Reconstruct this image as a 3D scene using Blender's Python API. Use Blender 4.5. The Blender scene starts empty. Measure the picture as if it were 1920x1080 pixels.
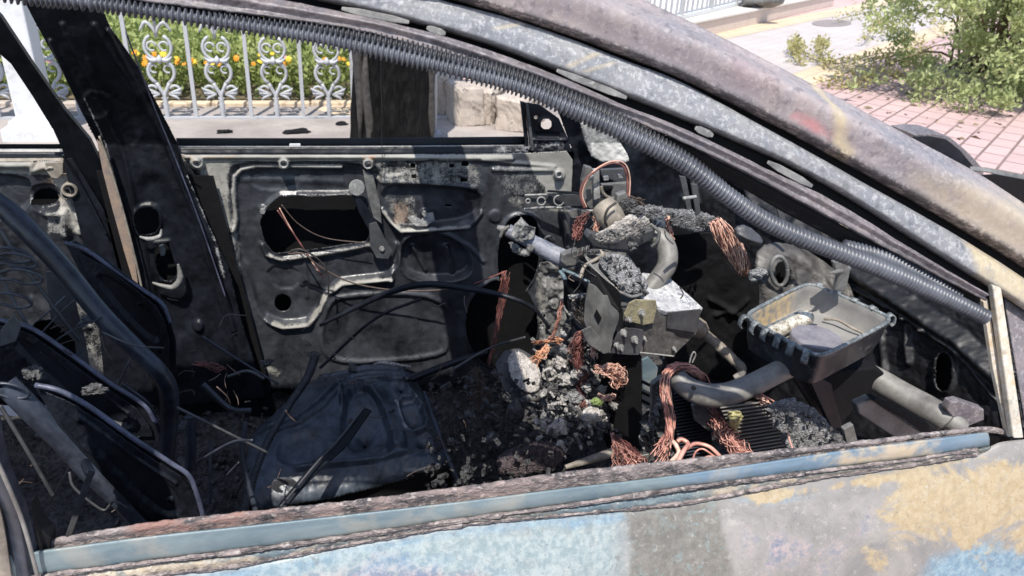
import bpy, math, random
import numpy as np
from mathutils import Vector, Matrix
R = math.radians
S = bpy.context.scene
rng = np.random.default_rng(7)
random.seed(7)

# ------------------------------------------------------------------ camera
CAM = np.array((0.0, -0.70, 1.55)); YAW, PITCH, ROLL, FOC = R(14), R(26.5), R(3.4), 1450.0
fwd = np.array((math.sin(YAW)*math.cos(PITCH), math.cos(YAW)*math.cos(PITCH), -math.sin(PITCH)))
r0 = np.array((math.cos(YAW), -math.sin(YAW), 0.0)); u0 = np.cross(r0, fwd)
rgt = r0*math.cos(ROLL)+u0*math.sin(ROLL); upv = -r0*math.sin(ROLL)+u0*math.cos(ROLL)
cd = bpy.data.cameras.new('camera'); cam = bpy.data.objects.new('camera', cd); S.collection.objects.link(cam)
cd.sensor_width = 36; cd.lens = 36*FOC/1920; cd.clip_start = 0.02; cd.clip_end = 500
mw = Matrix([[rgt[i], upv[i], -fwd[i], CAM[i]] for i in range(3)]+[[0, 0, 0, 1]])
cam.matrix_world = mw; S.camera = cam
cd.dof.use_dof = True; cd.dof.focus_distance = 1.25; cd.dof.aperture_fstop = 11

# ------------------------------------------------------------------ light
SUN = Vector((-0.15, -0.45, 0.88)).normalized()     # towards the sun
w = bpy.data.worlds.new("World"); S.world = w; w.use_nodes = True
nt = w.node_tree; bg = nt.nodes['Background']
sky = nt.nodes.new('ShaderNodeTexSky'); sky.sky_type = 'NISHITA'; sky.sun_disc = False
sky.sun_elevation = math.asin(SUN.z); sky.sun_rotation = math.atan2(SUN.x, SUN.y)
nt.links.new(sky.outputs[0], bg.inputs[0]); bg.inputs[1].default_value = 0.15
sd = bpy.data.lights.new('sun', 'SUN'); so = bpy.data.objects.new('sun', sd); S.collection.objects.link(so)
sd.energy = 4.2; sd.angle = R(0.5); sd.color = (1.0, 0.95, 0.87)
so.rotation_euler = SUN.to_track_quat('Z', 'Y').to_euler(); so.location = (0, 0, 8)
S.view_settings.view_transform = 'Standard'; S.view_settings.look = 'None'
S.view_settings.gamma = 1; S.view_settings.exposure = 0.56
S.render.engine = 'CYCLES'
S.cycles.max_bounces = 6

# ------------------------------------------------------------------ pixel <-> place helpers
def rays(P):
    P = np.atleast_2d(np.asarray(P, float))
    return FOC*fwd + np.outer(P[:, 0]-960, rgt) - np.outer(P[:, 1]-540, upv)
def onY(P, Y):                     # points seen at pixels P standing on plane(s) y=Y
    d = rays(P); t = (np.asarray(Y)-CAM[1])/d[:, 1]
    return CAM + d*t[:, None]
def onZ(P, Z):
    d = rays(P); t = (np.asarray(Z)-CAM[2])/d[:, 2]
    return CAM + d*t[:, None]
def onP(P, P0, N):
    d = rays(P); N = np.asarray(N, float); t = ((np.asarray(P0)-CAM) @ N)/(d @ N)
    return CAM + d*t[:, None]
def W(x, y, Y): return onY([(x, y)], Y)[0]
def G(x, y, z=0.0): return onZ([(x, y)], z)[0]
def place(P, pl):                  # pl: number (y=), ('Z',z), (P0,N) or callable(px,py)->Y
    P = np.atleast_2d(np.asarray(P, float))
    if callable(pl): return onY(P, pl(P[:, 0], P[:, 1]))
    if isinstance(pl, tuple):
        if pl[0] == 'Z': return onZ(P, pl[1])
        return onP(P, pl[0], pl[1])
    return onY(P, pl)
def lin(x0, y0, Y0, gx=0., gy=0.):   # slanted depth: metres of Y per pixel
    return lambda x, y: Y0+(x-x0)*gx+(y-y0)*gy

# ------------------------------------------------------------------ noise
def _h(i, j, k, s):
    n = (i*374761393 + j*668265263 + k*2147483647//3 + s*1274126177) & 0xffffffff
    n = ((n ^ (n >> 13))*1274126177) & 0xffffffff
    return ((n ^ (n >> 16)) & 0xffff)/65535.0
def vnoise(P, seed=0):
    P = np.asarray(P, float); f = np.floor(P).astype(np.int64); u = P-f; u = u*u*(3-2*u); o = 0
    for a in (0, 1):
        for b in (0, 1):
            for c in (0, 1):
                wt = (u[:, 0] if a else 1-u[:, 0])*(u[:, 1] if b else 1-u[:, 1])*(u[:, 2] if c else 1-u[:, 2])
                o = o+wt*_h(f[:, 0]+a, f[:, 1]+b, f[:, 2]+c, seed)
    return o*2-1
def fbm(P, sc, octv=4, seed=0, gain=.55):
    o = 0; a = 1
    for k in range(octv):
        o = o+a*vnoise(np.asarray(P)*sc, seed+k); sc *= 2.07; a *= gain
    return o

# ------------------------------------------------------------------ 2-D distance fields (pixel space)
def seg_d(P, pts, closed=False):
    pts = np.asarray(pts, float); n = len(pts); d = np.full(len(P), 1e9)
    for i in range(n if closed else n-1):
        a = pts[i]; b = pts[(i+1) % n]; ab = b-a; L = ab@ab
        t = np.clip(((P-a)@ab)/max(L, 1e-9), 0, 1)
        d = np.minimum(d, np.hypot(P[:, 0]-a[0]-t*ab[0], P[:, 1]-a[1]-t*ab[1]))
    return d
def inside(P, pts):
    pts = np.asarray(pts, float); c = np.zeros(len(P), bool); j = len(pts)-1
    for i in range(len(pts)):
        xi, yi = pts[i]; xj, yj = pts[j]
        if yi != yj:
            m = ((yi > P[:, 1]) != (yj > P[:, 1])) & (P[:, 0] < (xj-xi)*(P[:, 1]-yi)/(yj-yi)+xi)
            c ^= m
        j = i
    return c
def sdp(P, pts):
    d = seg_d(P, pts, True); return np.where(inside(P, pts), -d, d)
def rnd(pts, n=2):
    pts = np.asarray(pts, float)
    for _ in range(n):
        q = np.roll(pts, -1, 0); a = pts*.75+q*.25; b = pts*.25+q*.75
        pts = np.stack([a, b], 1).reshape(-1, 2)
    return pts
def rc(pts, r=12, n=2):               # rounded corners, straight sides
    pts = np.asarray(pts, float); out = []
    for i in range(len(pts)):
        a, b, c = pts[i-1], pts[i], pts[(i+1) % len(pts)]
        out += [b+(a-b)/np.linalg.norm(a-b)*r, b, b+(c-b)/np.linalg.norm(c-b)*r] if False else [b+(a-b)/np.linalg.norm(a-b)*r, b+(a-b)/np.linalg.norm(a-b)*r*.3+(c-b)/np.linalg.norm(c-b)*r*.3, b+(c-b)/np.linalg.norm(c-b)*r]
    return np.array(out)
def ell(cx, cy, rx, ry=None, n=20, rot=0):
    ry = ry or rx; t = np.linspace(0, 2*np.pi, n, endpoint=False); c, s = math.cos(rot), math.sin(rot)
    x = rx*np.cos(t); y = ry*np.sin(t); return np.stack([cx+x*c-y*s, cy+x*s+y*c], 1)
def sm(x): x = np.clip(x, 0, 1); return x*x*(3-2*x)
def cr(pts, n):                     # Catmull-Rom through rows of pts, n samples
    pts = np.asarray(pts, float); m = len(pts)
    if m < 3:
        t = np.linspace(0, 1, n)[:, None]; return pts[0]*(1-t)+pts[-1]*t
    e = np.vstack([2*pts[0]-pts[1], pts, 2*pts[-1]-pts[-2]])
    L = np.r_[0, np.cumsum(np.linalg.norm(np.diff(pts[:, :3], axis=0), axis=1)+1e-9)]
    s = np.linspace(0, L[-1], n); i = np.clip(np.searchsorted(L, s, side='right')-1, 0, m-2)
    t = ((s-L[i])/(L[i+1]-L[i]))[:, None]; p0, p1, p2, p3 = e[i], e[i+1], e[i+2], e[i+3]
    return .5*((2*p1)+(-p0+p2)*t+(2*p0-5*p1+4*p2-p3)*t*t+(-p0+3*p1-3*p2+p3)*t**3)

# ------------------------------------------------------------------ objects
C = S.collection
def link(name, me, mat=None, parent=None, smooth=True):
    o = bpy.data.objects.new(name, me); C.objects.link(o)
    if mat: me.materials.append(mat)
    if parent is not None:
        o.parent = parent
        o.matrix_parent_inverse = Matrix.Translation(-abs_loc(parent))
    if smooth and len(me.polygons):
        me.polygons.foreach_set('use_smooth', [True]*len(me.polygons))
    return o
def abs_loc(o):
    v = Vector(o.location)
    return v
def mesh(name, V, F, mat=None, parent=None, smooth=True, attrs=None):
    me = bpy.data.meshes.new(name); me.from_pydata([tuple(v) for v in np.asarray(V).tolist()], [], [tuple(f) for f in F]); me.update()
    if attrs:
        for k, a in attrs.items():
            t = me.attributes.new(k, 'FLOAT', 'POINT'); t.data.foreach_set('value', np.asarray(a, np.float32))
    return link(name, me, mat, parent, smooth)
def tag(o, label, cat, group=None, kind=None):
    o['label'] = label; o['category'] = cat
    if group: o['group'] = group
    if kind: o['kind'] = kind
    return o
def root(name, loc, label, cat, group=None):
    o = bpy.data.objects.new(name, None); o.location = tuple(float(v) for v in loc); o.empty_display_size = .1; C.objects.link(o)
    return tag(o, label, cat, group)
def struct(o): o['kind'] = 'structure'; return o
def flipto(V, F):
    V = np.asarray(V); F = np.asarray(F)
    a, b, c = V[F[:, 0]], V[F[:, 1]], V[F[:, 2]]; n = np.cross(b-a, c-a)
    if ((CAM-a)*n).sum() < 0: F = F[:, ::-1]
    return F
def thick(o, t=.002, off=-1):
    m = o.modifiers.new('t', 'SOLIDIFY'); m.thickness = t; m.offset = off; return o
def bevel(o, wd=.001, seg=2):
    m = o.modifiers.new('b', 'BEVEL'); m.width = wd; m.segments = seg; m.limit_method = 'ANGLE'; m.angle_limit = R(35); return o

def relief(name, poly, plane, feats=(), mat=None, parent=None, step=2.0, holes=(), t=.002, attrs=None, N=None):
    """pressed sheet: its outline is seen at poly, lies on plane, is raised / sunk by feats along N"""
    poly = np.asarray(poly, float); x0, y0 = poly.min(0)-step; x1, y1 = poly.max(0)+step
    xs = np.arange(x0, x1+step, step); ys = np.arange(y0, y1+step, step)
    gx, gy = np.meshgrid(xs, ys); P = np.stack([gx.ravel(), gy.ravel()], 1); shp = gx.shape
    def field(P):
        s = sdp(P, poly)
        for h in holes: s = np.maximum(s, -sdp(P, h))
        return s
    s = field(P); near = np.abs(s) < step*.72
    if near.any():
        Q = P[near]; e = .5
        g = np.stack([field(Q+[e, 0])-field(Q-[e, 0]), field(Q+[0, e])-field(Q-[0, e])], 1)/(2*e)
        g /= np.maximum(np.linalg.norm(g, axis=1), .3)[:, None]; P[near] = Q-g*s[near][:, None]
    ok = (s < step*.72).reshape(shp)
    H = np.zeros(len(P))
    for f in feats:
        k = f[0]
        if k == 'bead': H += f[3]*sm(1-seg_d(P, f[1])/f[2])
        elif k == 'rim': H += f[3]*sm(1-np.abs(sdp(P, f[1]))/f[2])
        elif k == 'pocket': H -= f[2]*sm(.5-sdp(P, f[1])/f[3])
        elif k == 'boss':
            d = np.hypot(P[:, 0]-f[1], P[:, 1]-f[2]); H += f[4]*sm((f[3]-d)/(f[3]*.45)+.15)
        elif k == 'dome': H += f[1]*np.sqrt(np.clip(-s/f[2], 0, 1))
        elif k == 'noise': H += f[1]*fbm(np.c_[P, np.zeros(len(P))], 1/f[2], f[3] if len(f) > 3 else 4, f[4] if len(f) > 4 else 3)
        elif k == 'ridge':
            q = np.c_[P, np.zeros(len(P))]; H += f[1]*(1-2*np.abs(fbm(q, 1/f[2], 4, 11)))
        elif k == 'fn': H += f[1](P[:, 0], P[:, 1])
    V = place(P, plane)
    if N is None:
        N = (0, -1, 0)
        if isinstance(plane, tuple): N = (0, 0, 1) if plane[0] == 'Z' else plane[1]
    N = np.array(N, float); N /= np.linalg.norm(N)
    if N @ (CAM-V.mean(0)) < 0: N = -N
    V = V+H[:, None]*N
    idx = np.arange(len(P)).reshape(shp)
    q = ok[:-1, :-1] & ok[1:, :-1] & ok[1:, 1:] & ok[:-1, 1:]
    F = np.stack([idx[:-1, :-1][q], idx[1:, :-1][q], idx[1:, 1:][q], idx[:-1, 1:][q]], 1)
    used = np.unique(F); remap = -np.ones(len(P), int); remap[used] = np.arange(len(used)); F = remap[F]; V = V[used]; P = P[used]
    F = flipto(V, F)
    at = {}
    for k, L in (attrs or {}).items():
        a = np.zeros(len(P))
        for g in L:
            if g[0] == 'line': v = g[3]*sm(1-seg_d(P, g[1])/g[2])
            elif g[0] == 'rimw': v = g[3]*sm(1-np.abs(sdp(P, g[1]))/g[2])
            else: v = g[2]*sm(.5-sdp(P, g[0])/g[1])
            a = np.maximum(a, v)
        at[k] = a
    o = mesh(name, V, F, mat, parent, True, at)
    if t: thick(o, t)
    return o

def sheet(name, edges, plane, offs, mat, parent=None, n=220, sub=5, N=None, t=.003, attrs=None, wob=None):
    """long pressed band: successive edge lines (pixels, left to right) with a height each (m, towards viewer)"""
    E_ = [cr(e, n) for e in edges]; rows = []; hs = []
    for i in range(len(E_)-1):
        m = sub if np.isscalar(sub) else sub[i]
        for k in range(m+(1 if i == len(E_)-2 else 0)):
            u = k/m; rows.append(E_[i]*(1-u)+E_[i+1]*u); hs.append(offs[i]*(1-sm(u))+offs[i+1]*sm(u))
    P = np.array(rows); nr = len(rows); Pf = P.reshape(-1, 2); H = np.repeat(hs, n)
    if wob: H = H+wob[0]*fbm(np.c_[Pf, np.zeros(len(Pf))], 1/wob[1], 3, 5)
    V = place(Pf, plane)
    if N is None: N = plane[1] if isinstance(plane, tuple) and plane[0] != 'Z' else (0, -1, 0)
    N = np.array(N, float); N /= np.linalg.norm(N)
    if N @ (CAM-V.mean(0)) < 0: N = -N
    V = V+H[:, None]*N
    idx = np.arange(len(Pf)).reshape(nr, n)
    F = np.stack([idx[:-1, :-1].ravel(), idx[1:, :-1].ravel(), idx[1:, 1:].ravel(), idx[:-1, 1:].ravel()], 1)
    F = flipto(V, F); at = {}
    for k, L in (attrs or {}).items():
        a = np.zeros(len(Pf))
        for g in L: a = np.maximum(a, g[3]*sm(1-seg_d(Pf, g[1])/g[2]) if g[0] == 'line' else g[2]*sm(.5-sdp(Pf, g[0])/g[1]))
        at[k] = a
    o = mesh(name, V, F, mat, parent, True, at)
    if t: thick(o, t)
    return o

def tube_geo(path, rad, ns=10, ribs=None, flat=1.0, cap=True):
    path = np.asarray(path, float); n = len(path)
    T = np.gradient(path, axis=0); T /= np.linalg.norm(T, axis=1)[:, None]+1e-12
    up = np.array((0, 0, 1.)) if abs(T[0][2]) < .9 else np.array((1., 0, 0))
    rad = np.broadcast_to(np.asarray(rad, float), (n,)); V = []; b = np.cross(T[0], up); b /= np.linalg.norm(b)
    th = np.linspace(0, 2*np.pi, ns, endpoint=False)
    for i in range(n):
        b = b-T[i]*(b@T[i]); b /= np.linalg.norm(b)+1e-12; c = np.cross(b, T[i])
        V.append(path[i]+rad[i]*(np.outer(np.cos(th), b)+flat*np.outer(np.sin(th), c)))
    V = np.concatenate(V); F = []
    for i in range(n-1):
        for k in range(ns):
            k2 = (k+1) % ns; F.append((i*ns+k, i*ns+k2, (i+1)*ns+k2, (i+1)*ns+k))
    if cap: F.append(tuple(range(ns))[::-1]); F.append(tuple((n-1)*ns+k for k in range(ns)))
    return V, F
class MB:
    def __init__(s): s.V = []; s.F = []; s.n = 0
    def add(s, V, F):
        V = np.asarray(V); s.V.append(V); s.F += [tuple(int(i)+s.n for i in f) for f in F]; s.n += len(V); return s
    def tube(s, path, r, ns=8, n=None, cap=True):
        if n: path = cr(path, n)
        if not np.isscalar(r) and len(r) != len(path): r = np.interp(np.linspace(0, 1, len(path)), np.linspace(0, 1, len(r)), r)
        return s.add(*tube_geo(path, r, ns, cap=cap))
    def box(s, c, hx, hy, hz, rot=None):
        M = np.array(rot) if rot is not None else np.eye(3)
        v = np.array([(a, b, d) for a in (-1, 1) for b in (-1, 1) for d in (-1, 1)], float)*[hx, hy, hz]
        return s.add(v@M.T+np.asarray(c), [(0, 1, 3, 2), (4, 6, 7, 5), (0, 4, 5, 1), (2, 3, 7, 6), (0, 2, 6, 4), (1, 5, 7, 3)])
    def build(s, name, mat, parent=None, smooth=True): return mesh(name, np.concatenate(s.V), s.F, mat, parent, smooth)
def tube(name, pts, r, mat, parent=None, ns=14, n=60, flat=1.0, ribs=None):
    """pts: (px,py,Y) rows"""
    P3 = np.array([W(*p[:3]) for p in pts]); 
    if ribs:
        L = np.linalg.norm(np.diff(P3, axis=0), axis=1).sum(); n = int(L/ribs[0]*5)
    path = cr(P3, n)
    rr = np.interp(np.linspace(0, 1, n), np.linspace(0, 1, len(r)), r) if not np.isscalar(r) else np.full(n, r)
    if ribs:
        ph = np.arange(n) % 5; prof = np.array([0, .12, 1, .85, .05])[ph]; rr = rr-ribs[1]*(1-prof)
    V, F = tube_geo(path, rr, ns, flat=flat); return mesh(name, V, F, mat, parent)
def prism(name, pts, plane, depth, mat, parent=None, bev=.0012, dirv=(0, 1, 0), hole=None):
    """plate: outline at pixels pts on plane, extruded by depth away from the viewer"""
    V = np.array([W(*p) for p in pts]) if len(pts[0]) == 3 else place(pts, plane)
    n = len(V); D = np.array(dirv, float); D = D/np.linalg.norm(D)*depth
    VV = np.vstack([V, V+D]); F = [tuple(range(n)), tuple(range(n, 2*n))[::-1]]
    nrm = np.cross(V[1]-V[0], V[2]-V[1]); 
    for i in range(n): j = (i+1) % n; F.append((i, i+n, j+n, j))
    o = mesh(name, VV, F, mat, parent, False)
    me = o.data; import bmesh as _b
    bm = _b.new(); bm.from_mesh(me); _b.ops.recalc_face_normals(bm, faces=bm.faces); bm.to_mesh(me); bm.free()
    if bev: bevel(o, bev)
    return o
import bmesh
def lump(name, c, size, mat, parent=None, seed=0, amp=.25, sub=4, sc=3.0, rot=0):
    bm = bmesh.new(); bmesh.ops.create_icosphere(bm, subdivisions=sub, radius=1); V = np.array([v.co[:] for v in bm.verts])
    n = fbm(V+seed*7.3, sc*.5, 5, seed, .62)
    V = V*(1+amp*n)[:, None]; V = V*np.asarray(size); cr_, sr = math.cos(rot), math.sin(rot)
    V = V@np.array([[cr_, sr, 0], [-sr, cr_, 0], [0, 0, 1]])+np.asarray(c)
    F = [tuple(v.index for v in f.verts) for f in bm.faces]; bm.free(); return mesh(name, V, F, mat, parent)

# ------------------------------------------------------------------ materials
def mat_new(name):
    m = bpy.data.materials.new(name); m.use_nodes = True; return m, m.node_tree, m.node_tree.nodes['Principled BSDF']
class NB:
    def __init__(s, nt): s.t = nt
    def n(s, ty, **kw):
        x = s.t.nodes.new(ty)
        for k, v in kw.items(): setattr(x, k, v)
        return x
    def l(s, a, b): s.t.links.new(a, b)
    def inp(s, node, i, v):
        if hasattr(v, 'is_linked') or hasattr(v, 'links'): s.l(v, node.inputs[i])
        else: node.inputs[i].default_value = v
    def coord(s, scale=(1, 1, 1), rot=(0, 0, 0), loc=(0, 0, 0)):
        tc = s.n('ShaderNodeTexCoord'); mp = s.n('ShaderNodeMapping'); s.l(tc.outputs['Object'], mp.inputs[0])
        mp.inputs['Scale'].default_value = scale; mp.inputs['Rotation'].default_value = rot; mp.inputs['Location'].default_value = loc
        return mp.outputs[0]
    def noise(s, co, sc, det=4, rough=.6, dist=0, off=0):
        x = s.n('ShaderNodeTexNoise'); s.inp(x, 'Scale', sc); s.inp(x, 'Detail', det); s.inp(x, 'Roughness', rough); s.inp(x, 'Distortion', dist)
        if off:
            v = s.n('ShaderNodeVectorMath', operation='ADD'); s.l(co, v.inputs[0]); v.inputs[1].default_value = (off, off*1.7, -off); co = v.outputs[0]
        s.l(co, x.inputs['Vector']); return x.outputs[0]
    def vor(s, co, sc, feat='F1'):
        x = s.n('ShaderNodeTexVoronoi', feature=feat); s.inp(x, 'Scale', sc); s.l(co, x.inputs['Vector']); return x.outputs['Distance']
    def rng(s, v, a, b, c=0, d=1):
        x = s.n('ShaderNodeMapRange'); s.inp(x, 0, v); s.inp(x, 1, a); s.inp(x, 2, b); s.inp(x, 3, c); s.inp(x, 4, d); return x.outputs[0]
    def m(s, op, a, b=0.0, clamp=False):
        x = s.n('ShaderNodeMath', operation=op, use_clamp=clamp); s.inp(x, 0, a); s.inp(x, 1, b); return x.outputs[0]
    def mix(s, f, a, b):
        x = s.n('ShaderNodeMix', data_type='RGBA'); s.inp(x, 0, f)
        for i, v in ((6, a), (7, b)): s.inp(x, i, (*v, 1) if isinstance(v, tuple) and len(v) == 3 else v)
        return x.outputs[2]
    def attr(s, nm):
        x = s.n('ShaderNodeAttribute', attribute_name=nm); return x.outputs['Fac']
    def bump(s, h, st, dist=.002):
        x = s.n('ShaderNodeBump'); x.inputs['Strength'].default_value = st; x.inputs['Distance'].default_value = dist; s.l(h, x.inputs['Height']); return x.outputs[0]
def burnt(name, dark=(.012, .013, .017), mid=(.05, .055, .07), ash=(.42, .42, .43), rust=(.30, .17, .09), base=0., rough=.5, spots=.5, bs=.5, sc=9., metal=.0, darkbias=.5, fine=240.):
    """burnt sheet steel: soot over blue-grey scale, ash flakes where 'ash' is high, rust where 'rust' is"""
    m, t, p = mat_new(name); b = NB(t); co = b.coord()
    n1 = b.noise(co, sc, 5, .6, .3); n2 = b.noise(co, sc*5, 4, .65, 0, 3.1); n3 = b.noise(co, fine, 3, .7, 0, 7.7)
    f1 = b.rng(b.m('ADD', b.m('MULTIPLY', n1, .65), b.m('MULTIPLY', n2, .35)), darkbias-.12, darkbias+.16)
    c = b.mix(f1, dark, mid)
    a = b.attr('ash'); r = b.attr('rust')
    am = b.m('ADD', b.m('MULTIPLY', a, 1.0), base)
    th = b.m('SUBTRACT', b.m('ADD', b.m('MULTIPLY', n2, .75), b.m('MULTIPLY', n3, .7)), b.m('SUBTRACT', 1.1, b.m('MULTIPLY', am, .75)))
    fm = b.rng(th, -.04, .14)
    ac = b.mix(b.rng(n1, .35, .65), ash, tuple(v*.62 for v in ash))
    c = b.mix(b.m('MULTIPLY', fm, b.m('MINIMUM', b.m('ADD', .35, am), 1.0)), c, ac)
    rf = b.m('MULTIPLY', r, b.rng(n2, .35, .6))
    c = b.mix(rf, c, b.mix(n3, rust, tuple(v*1.5 for v in rust)))
    b.l(c, p.inputs['Base Color'])
    rr = b.m('ADD', rough, b.m('MULTIPLY', b.m('SUBTRACT', n2, .5), .35)); rr = b.m('ADD', rr, b.m('MULTIPLY', fm, .25), True)
    b.l(rr, p.inputs['Roughness']); p.inputs['Metallic'].default_value = metal
    h = b.m('ADD', b.m('MULTIPLY', n2, .3), b.m('ADD', b.m('MULTIPLY', n3, .30), b.m('MULTIPLY', fm, .25)))
    b.l(b.bump(h, bs, .003), p.inputs['Normal']); return m
def simple(name, col, rough=.6, var=.25, sc=20., bs=.3, metal=0., col2=None, bd=.002):
    m, t, p = mat_new(name); b = NB(t); co = b.coord()
    n1 = b.noise(co, sc, 5, .65, .2); n2 = b.noise(co, sc*8, 3, .7, 0, 2.2)
    c2 = col2 or tuple(v*(1-var*1.6) for v in col)
    b.l(b.mix(b.rng(b.m('ADD', b.m('MULTIPLY', n1, .6), b.m('MULTIPLY', n2, .4)), .36, .62), c2, col), p.inputs['Base Color'])
    p.inputs['Roughness'].default_value = rough; p.inputs['Metallic'].default_value = metal
    b.l(b.bump(b.m('ADD', n1, b.m('MULTIPLY', n2, .6)), bs, bd), p.inputs['Normal']); return m

M = {}
M['soot'] = burnt('soot', (.004, .005, .007), (.016, .019, .027), rough=.42, bs=.35)
for _k in ('soot',): M[_k].node_tree.nodes['Principled BSDF'].inputs['Specular IOR Level'].default_value = .25
M['door'] = burnt('inner_door', (.010, .011, .014), (.062, .067, .078), ash=(.34, .33, .30), rough=.35, bs=.35, sc=7, base=.10, darkbias=.49)
M['soot2'] = burnt('firewall_soot', (.005, .005, .006), (.015, .015, .018), ash=(.15, .15, .15), base=.05, rough=.5, bs=.4, sc=10)
M['black'] = simple('black_char', (.006, .006, .0075), .8, .4, 30, .8); M['black'].node_tree.nodes['Principled BSDF'].inputs['Specular IOR Level'].default_value = .25
M['tubeblue'] = burnt('scorched_tube', (.009, .011, .016), (.046, .054, .076), rough=.36, bs=.3, sc=14)
M['pan'] = burnt('seat_pan_steel', (.015, .019, .026), (.085, .105, .135), ash=(.30, .31, .33), rough=.38, bs=.3, sc=9, base=.10)
M['steel'] = burnt('scorched_grey_steel', (.07, .07, .07), (.22, .215, .205), ash=(.42, .41, .39), rust=(.3, .2, .1), base=.3, rough=.5, bs=.5, sc=14)
M['bright'] = burnt('bare_grey_steel', (.14, .14, .14), (.36, .355, .345), ash=(.6, .59, .56), rust=(.42, .27, .12), base=.4, rough=.45, bs=.3, sc=14)
M['ochre'] = burnt('ochre_scaled_steel', (.16, .14, .09), (.36, .32, .20), ash=(.48, .44, .32), base=.4, rough=.7, bs=.8, sc=30)
M['pipe'] = burnt('grey_pipe', (.09, .085, .08), (.27, .26, .24), ash=(.38, .37, .35), base=.22, rough=.5, bs=.25, sc=9)
M['beige'] = burnt('beige_scorched_steel', (.13, .115, .095), (.38, .33, .27), ash=(.55, .5, .43), base=.3, rough=.6, bs=.3, sc=12)
M['inner'] = burnt('grey_inner_panel', (.03, .03, .034), (.085, .087, .094), ash=(.3, .3, .3), base=.1, rough=.5, bs=.3, sc=10)
def ash_mat(name, lo, hi, sc=60):
    m, t, p = mat_new(name); b = NB(t); co = b.coord()
    v = b.vor(co, sc*2.2); n = b.noise(co, sc, 6, .7, .4); n0 = b.noise(co, 9, 4, .6, 0, 5)
    f = b.m('ADD', b.m('MULTIPLY', b.rng(n, .36, .62), .7), b.m('MULTIPLY', b.rng(n0, .35, .65), .3))
    b.l(b.mix(f, lo, hi), p.inputs['Base Color']); p.inputs['Roughness'].default_value = .92
    p.inputs['Specular IOR Level'].default_value = .15
    b.l(b.bump(b.m('ADD', n, b.m('MULTIPLY', v, .8)), 1.0, .006), p.inputs['Normal']); return m
M['ash'] = ash_mat('porous_grey_ash', (.075, .075, .08), (.42, .42, .43), 120)
M['ashdark'] = ash_mat('porous_dark_ash', (.02, .02, .022), (.17, .168, .17), 90)
M['ashpale'] = ash_mat('pale_ash', (.22, .20, .185), (.58, .55, .52), 60)
M['white_ash'] = ash_mat('white_ash', (.16, .155, .15), (.56, .54, .51), 60)
M['column_steel'] = burnt('blue_grey_column', (.10, .11, .14), (.27, .28, .33), ash=(.48, .48, .50), base=.42, rough=.5, bs=.6, sc=20)
M['lid'] = burnt('streaked_lid', (.13, .14, .17), (.33, .34, .38), ash=(.60, .60, .60), base=.62, rough=.5, bs=.3, sc=16)
M['front'] = burnt('dark_box_front', (.035, .034, .033), (.13, .127, .12), ash=(.30, .29, .275), base=.30, rough=.5, bs=.5, sc=22)  # box front coloured darker than the lid
M['ashpink'] = ash_mat('purple_char', (.025, .02, .022), (.15, .12, .125), 90)
M['debris'] = ash_mat('floor_char', (.008, .008, .010), (.095, .093, .095), 60)
M['rubble'] = ash_mat('light_floor_rubble', (.03, .028, .026), (.42, .40, .37), 40)
def copper_mat(name, a, bb, rough=.5):
    m, t, p = mat_new(name); b = NB(t); co = b.coord(); n = b.noise(co, 26, 3, .6, .2)
    b.l(b.mix(b.rng(n, .38, .62), a, bb), p.inputs['Base Color']); p.inputs['Roughness'].default_value = rough; p.inputs['Metallic'].default_value = .25; return m
M['copper'] = copper_mat('copper_wire', (.46, .20, .155), (.72, .40, .32))
M['copper_dk'] = copper_mat('tarnished_copper_wire', (.09, .035, .035), (.30, .12, .10))
M['copper_lt'] = copper_mat('pale_copper_wire', (.56, .31, .23), (.82, .56, .45))
M['copper_or'] = copper_mat('orange_copper_wire', (.56, .24, .12), (.78, .43, .27))
M['wire_blk'] = simple('sooty_wire', (.05, .045, .045), .6, .5, 60, .2)
M['wire_brn'] = simple('brown_wire', (.12, .085, .07), .6, .4, 60, .2)

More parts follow.
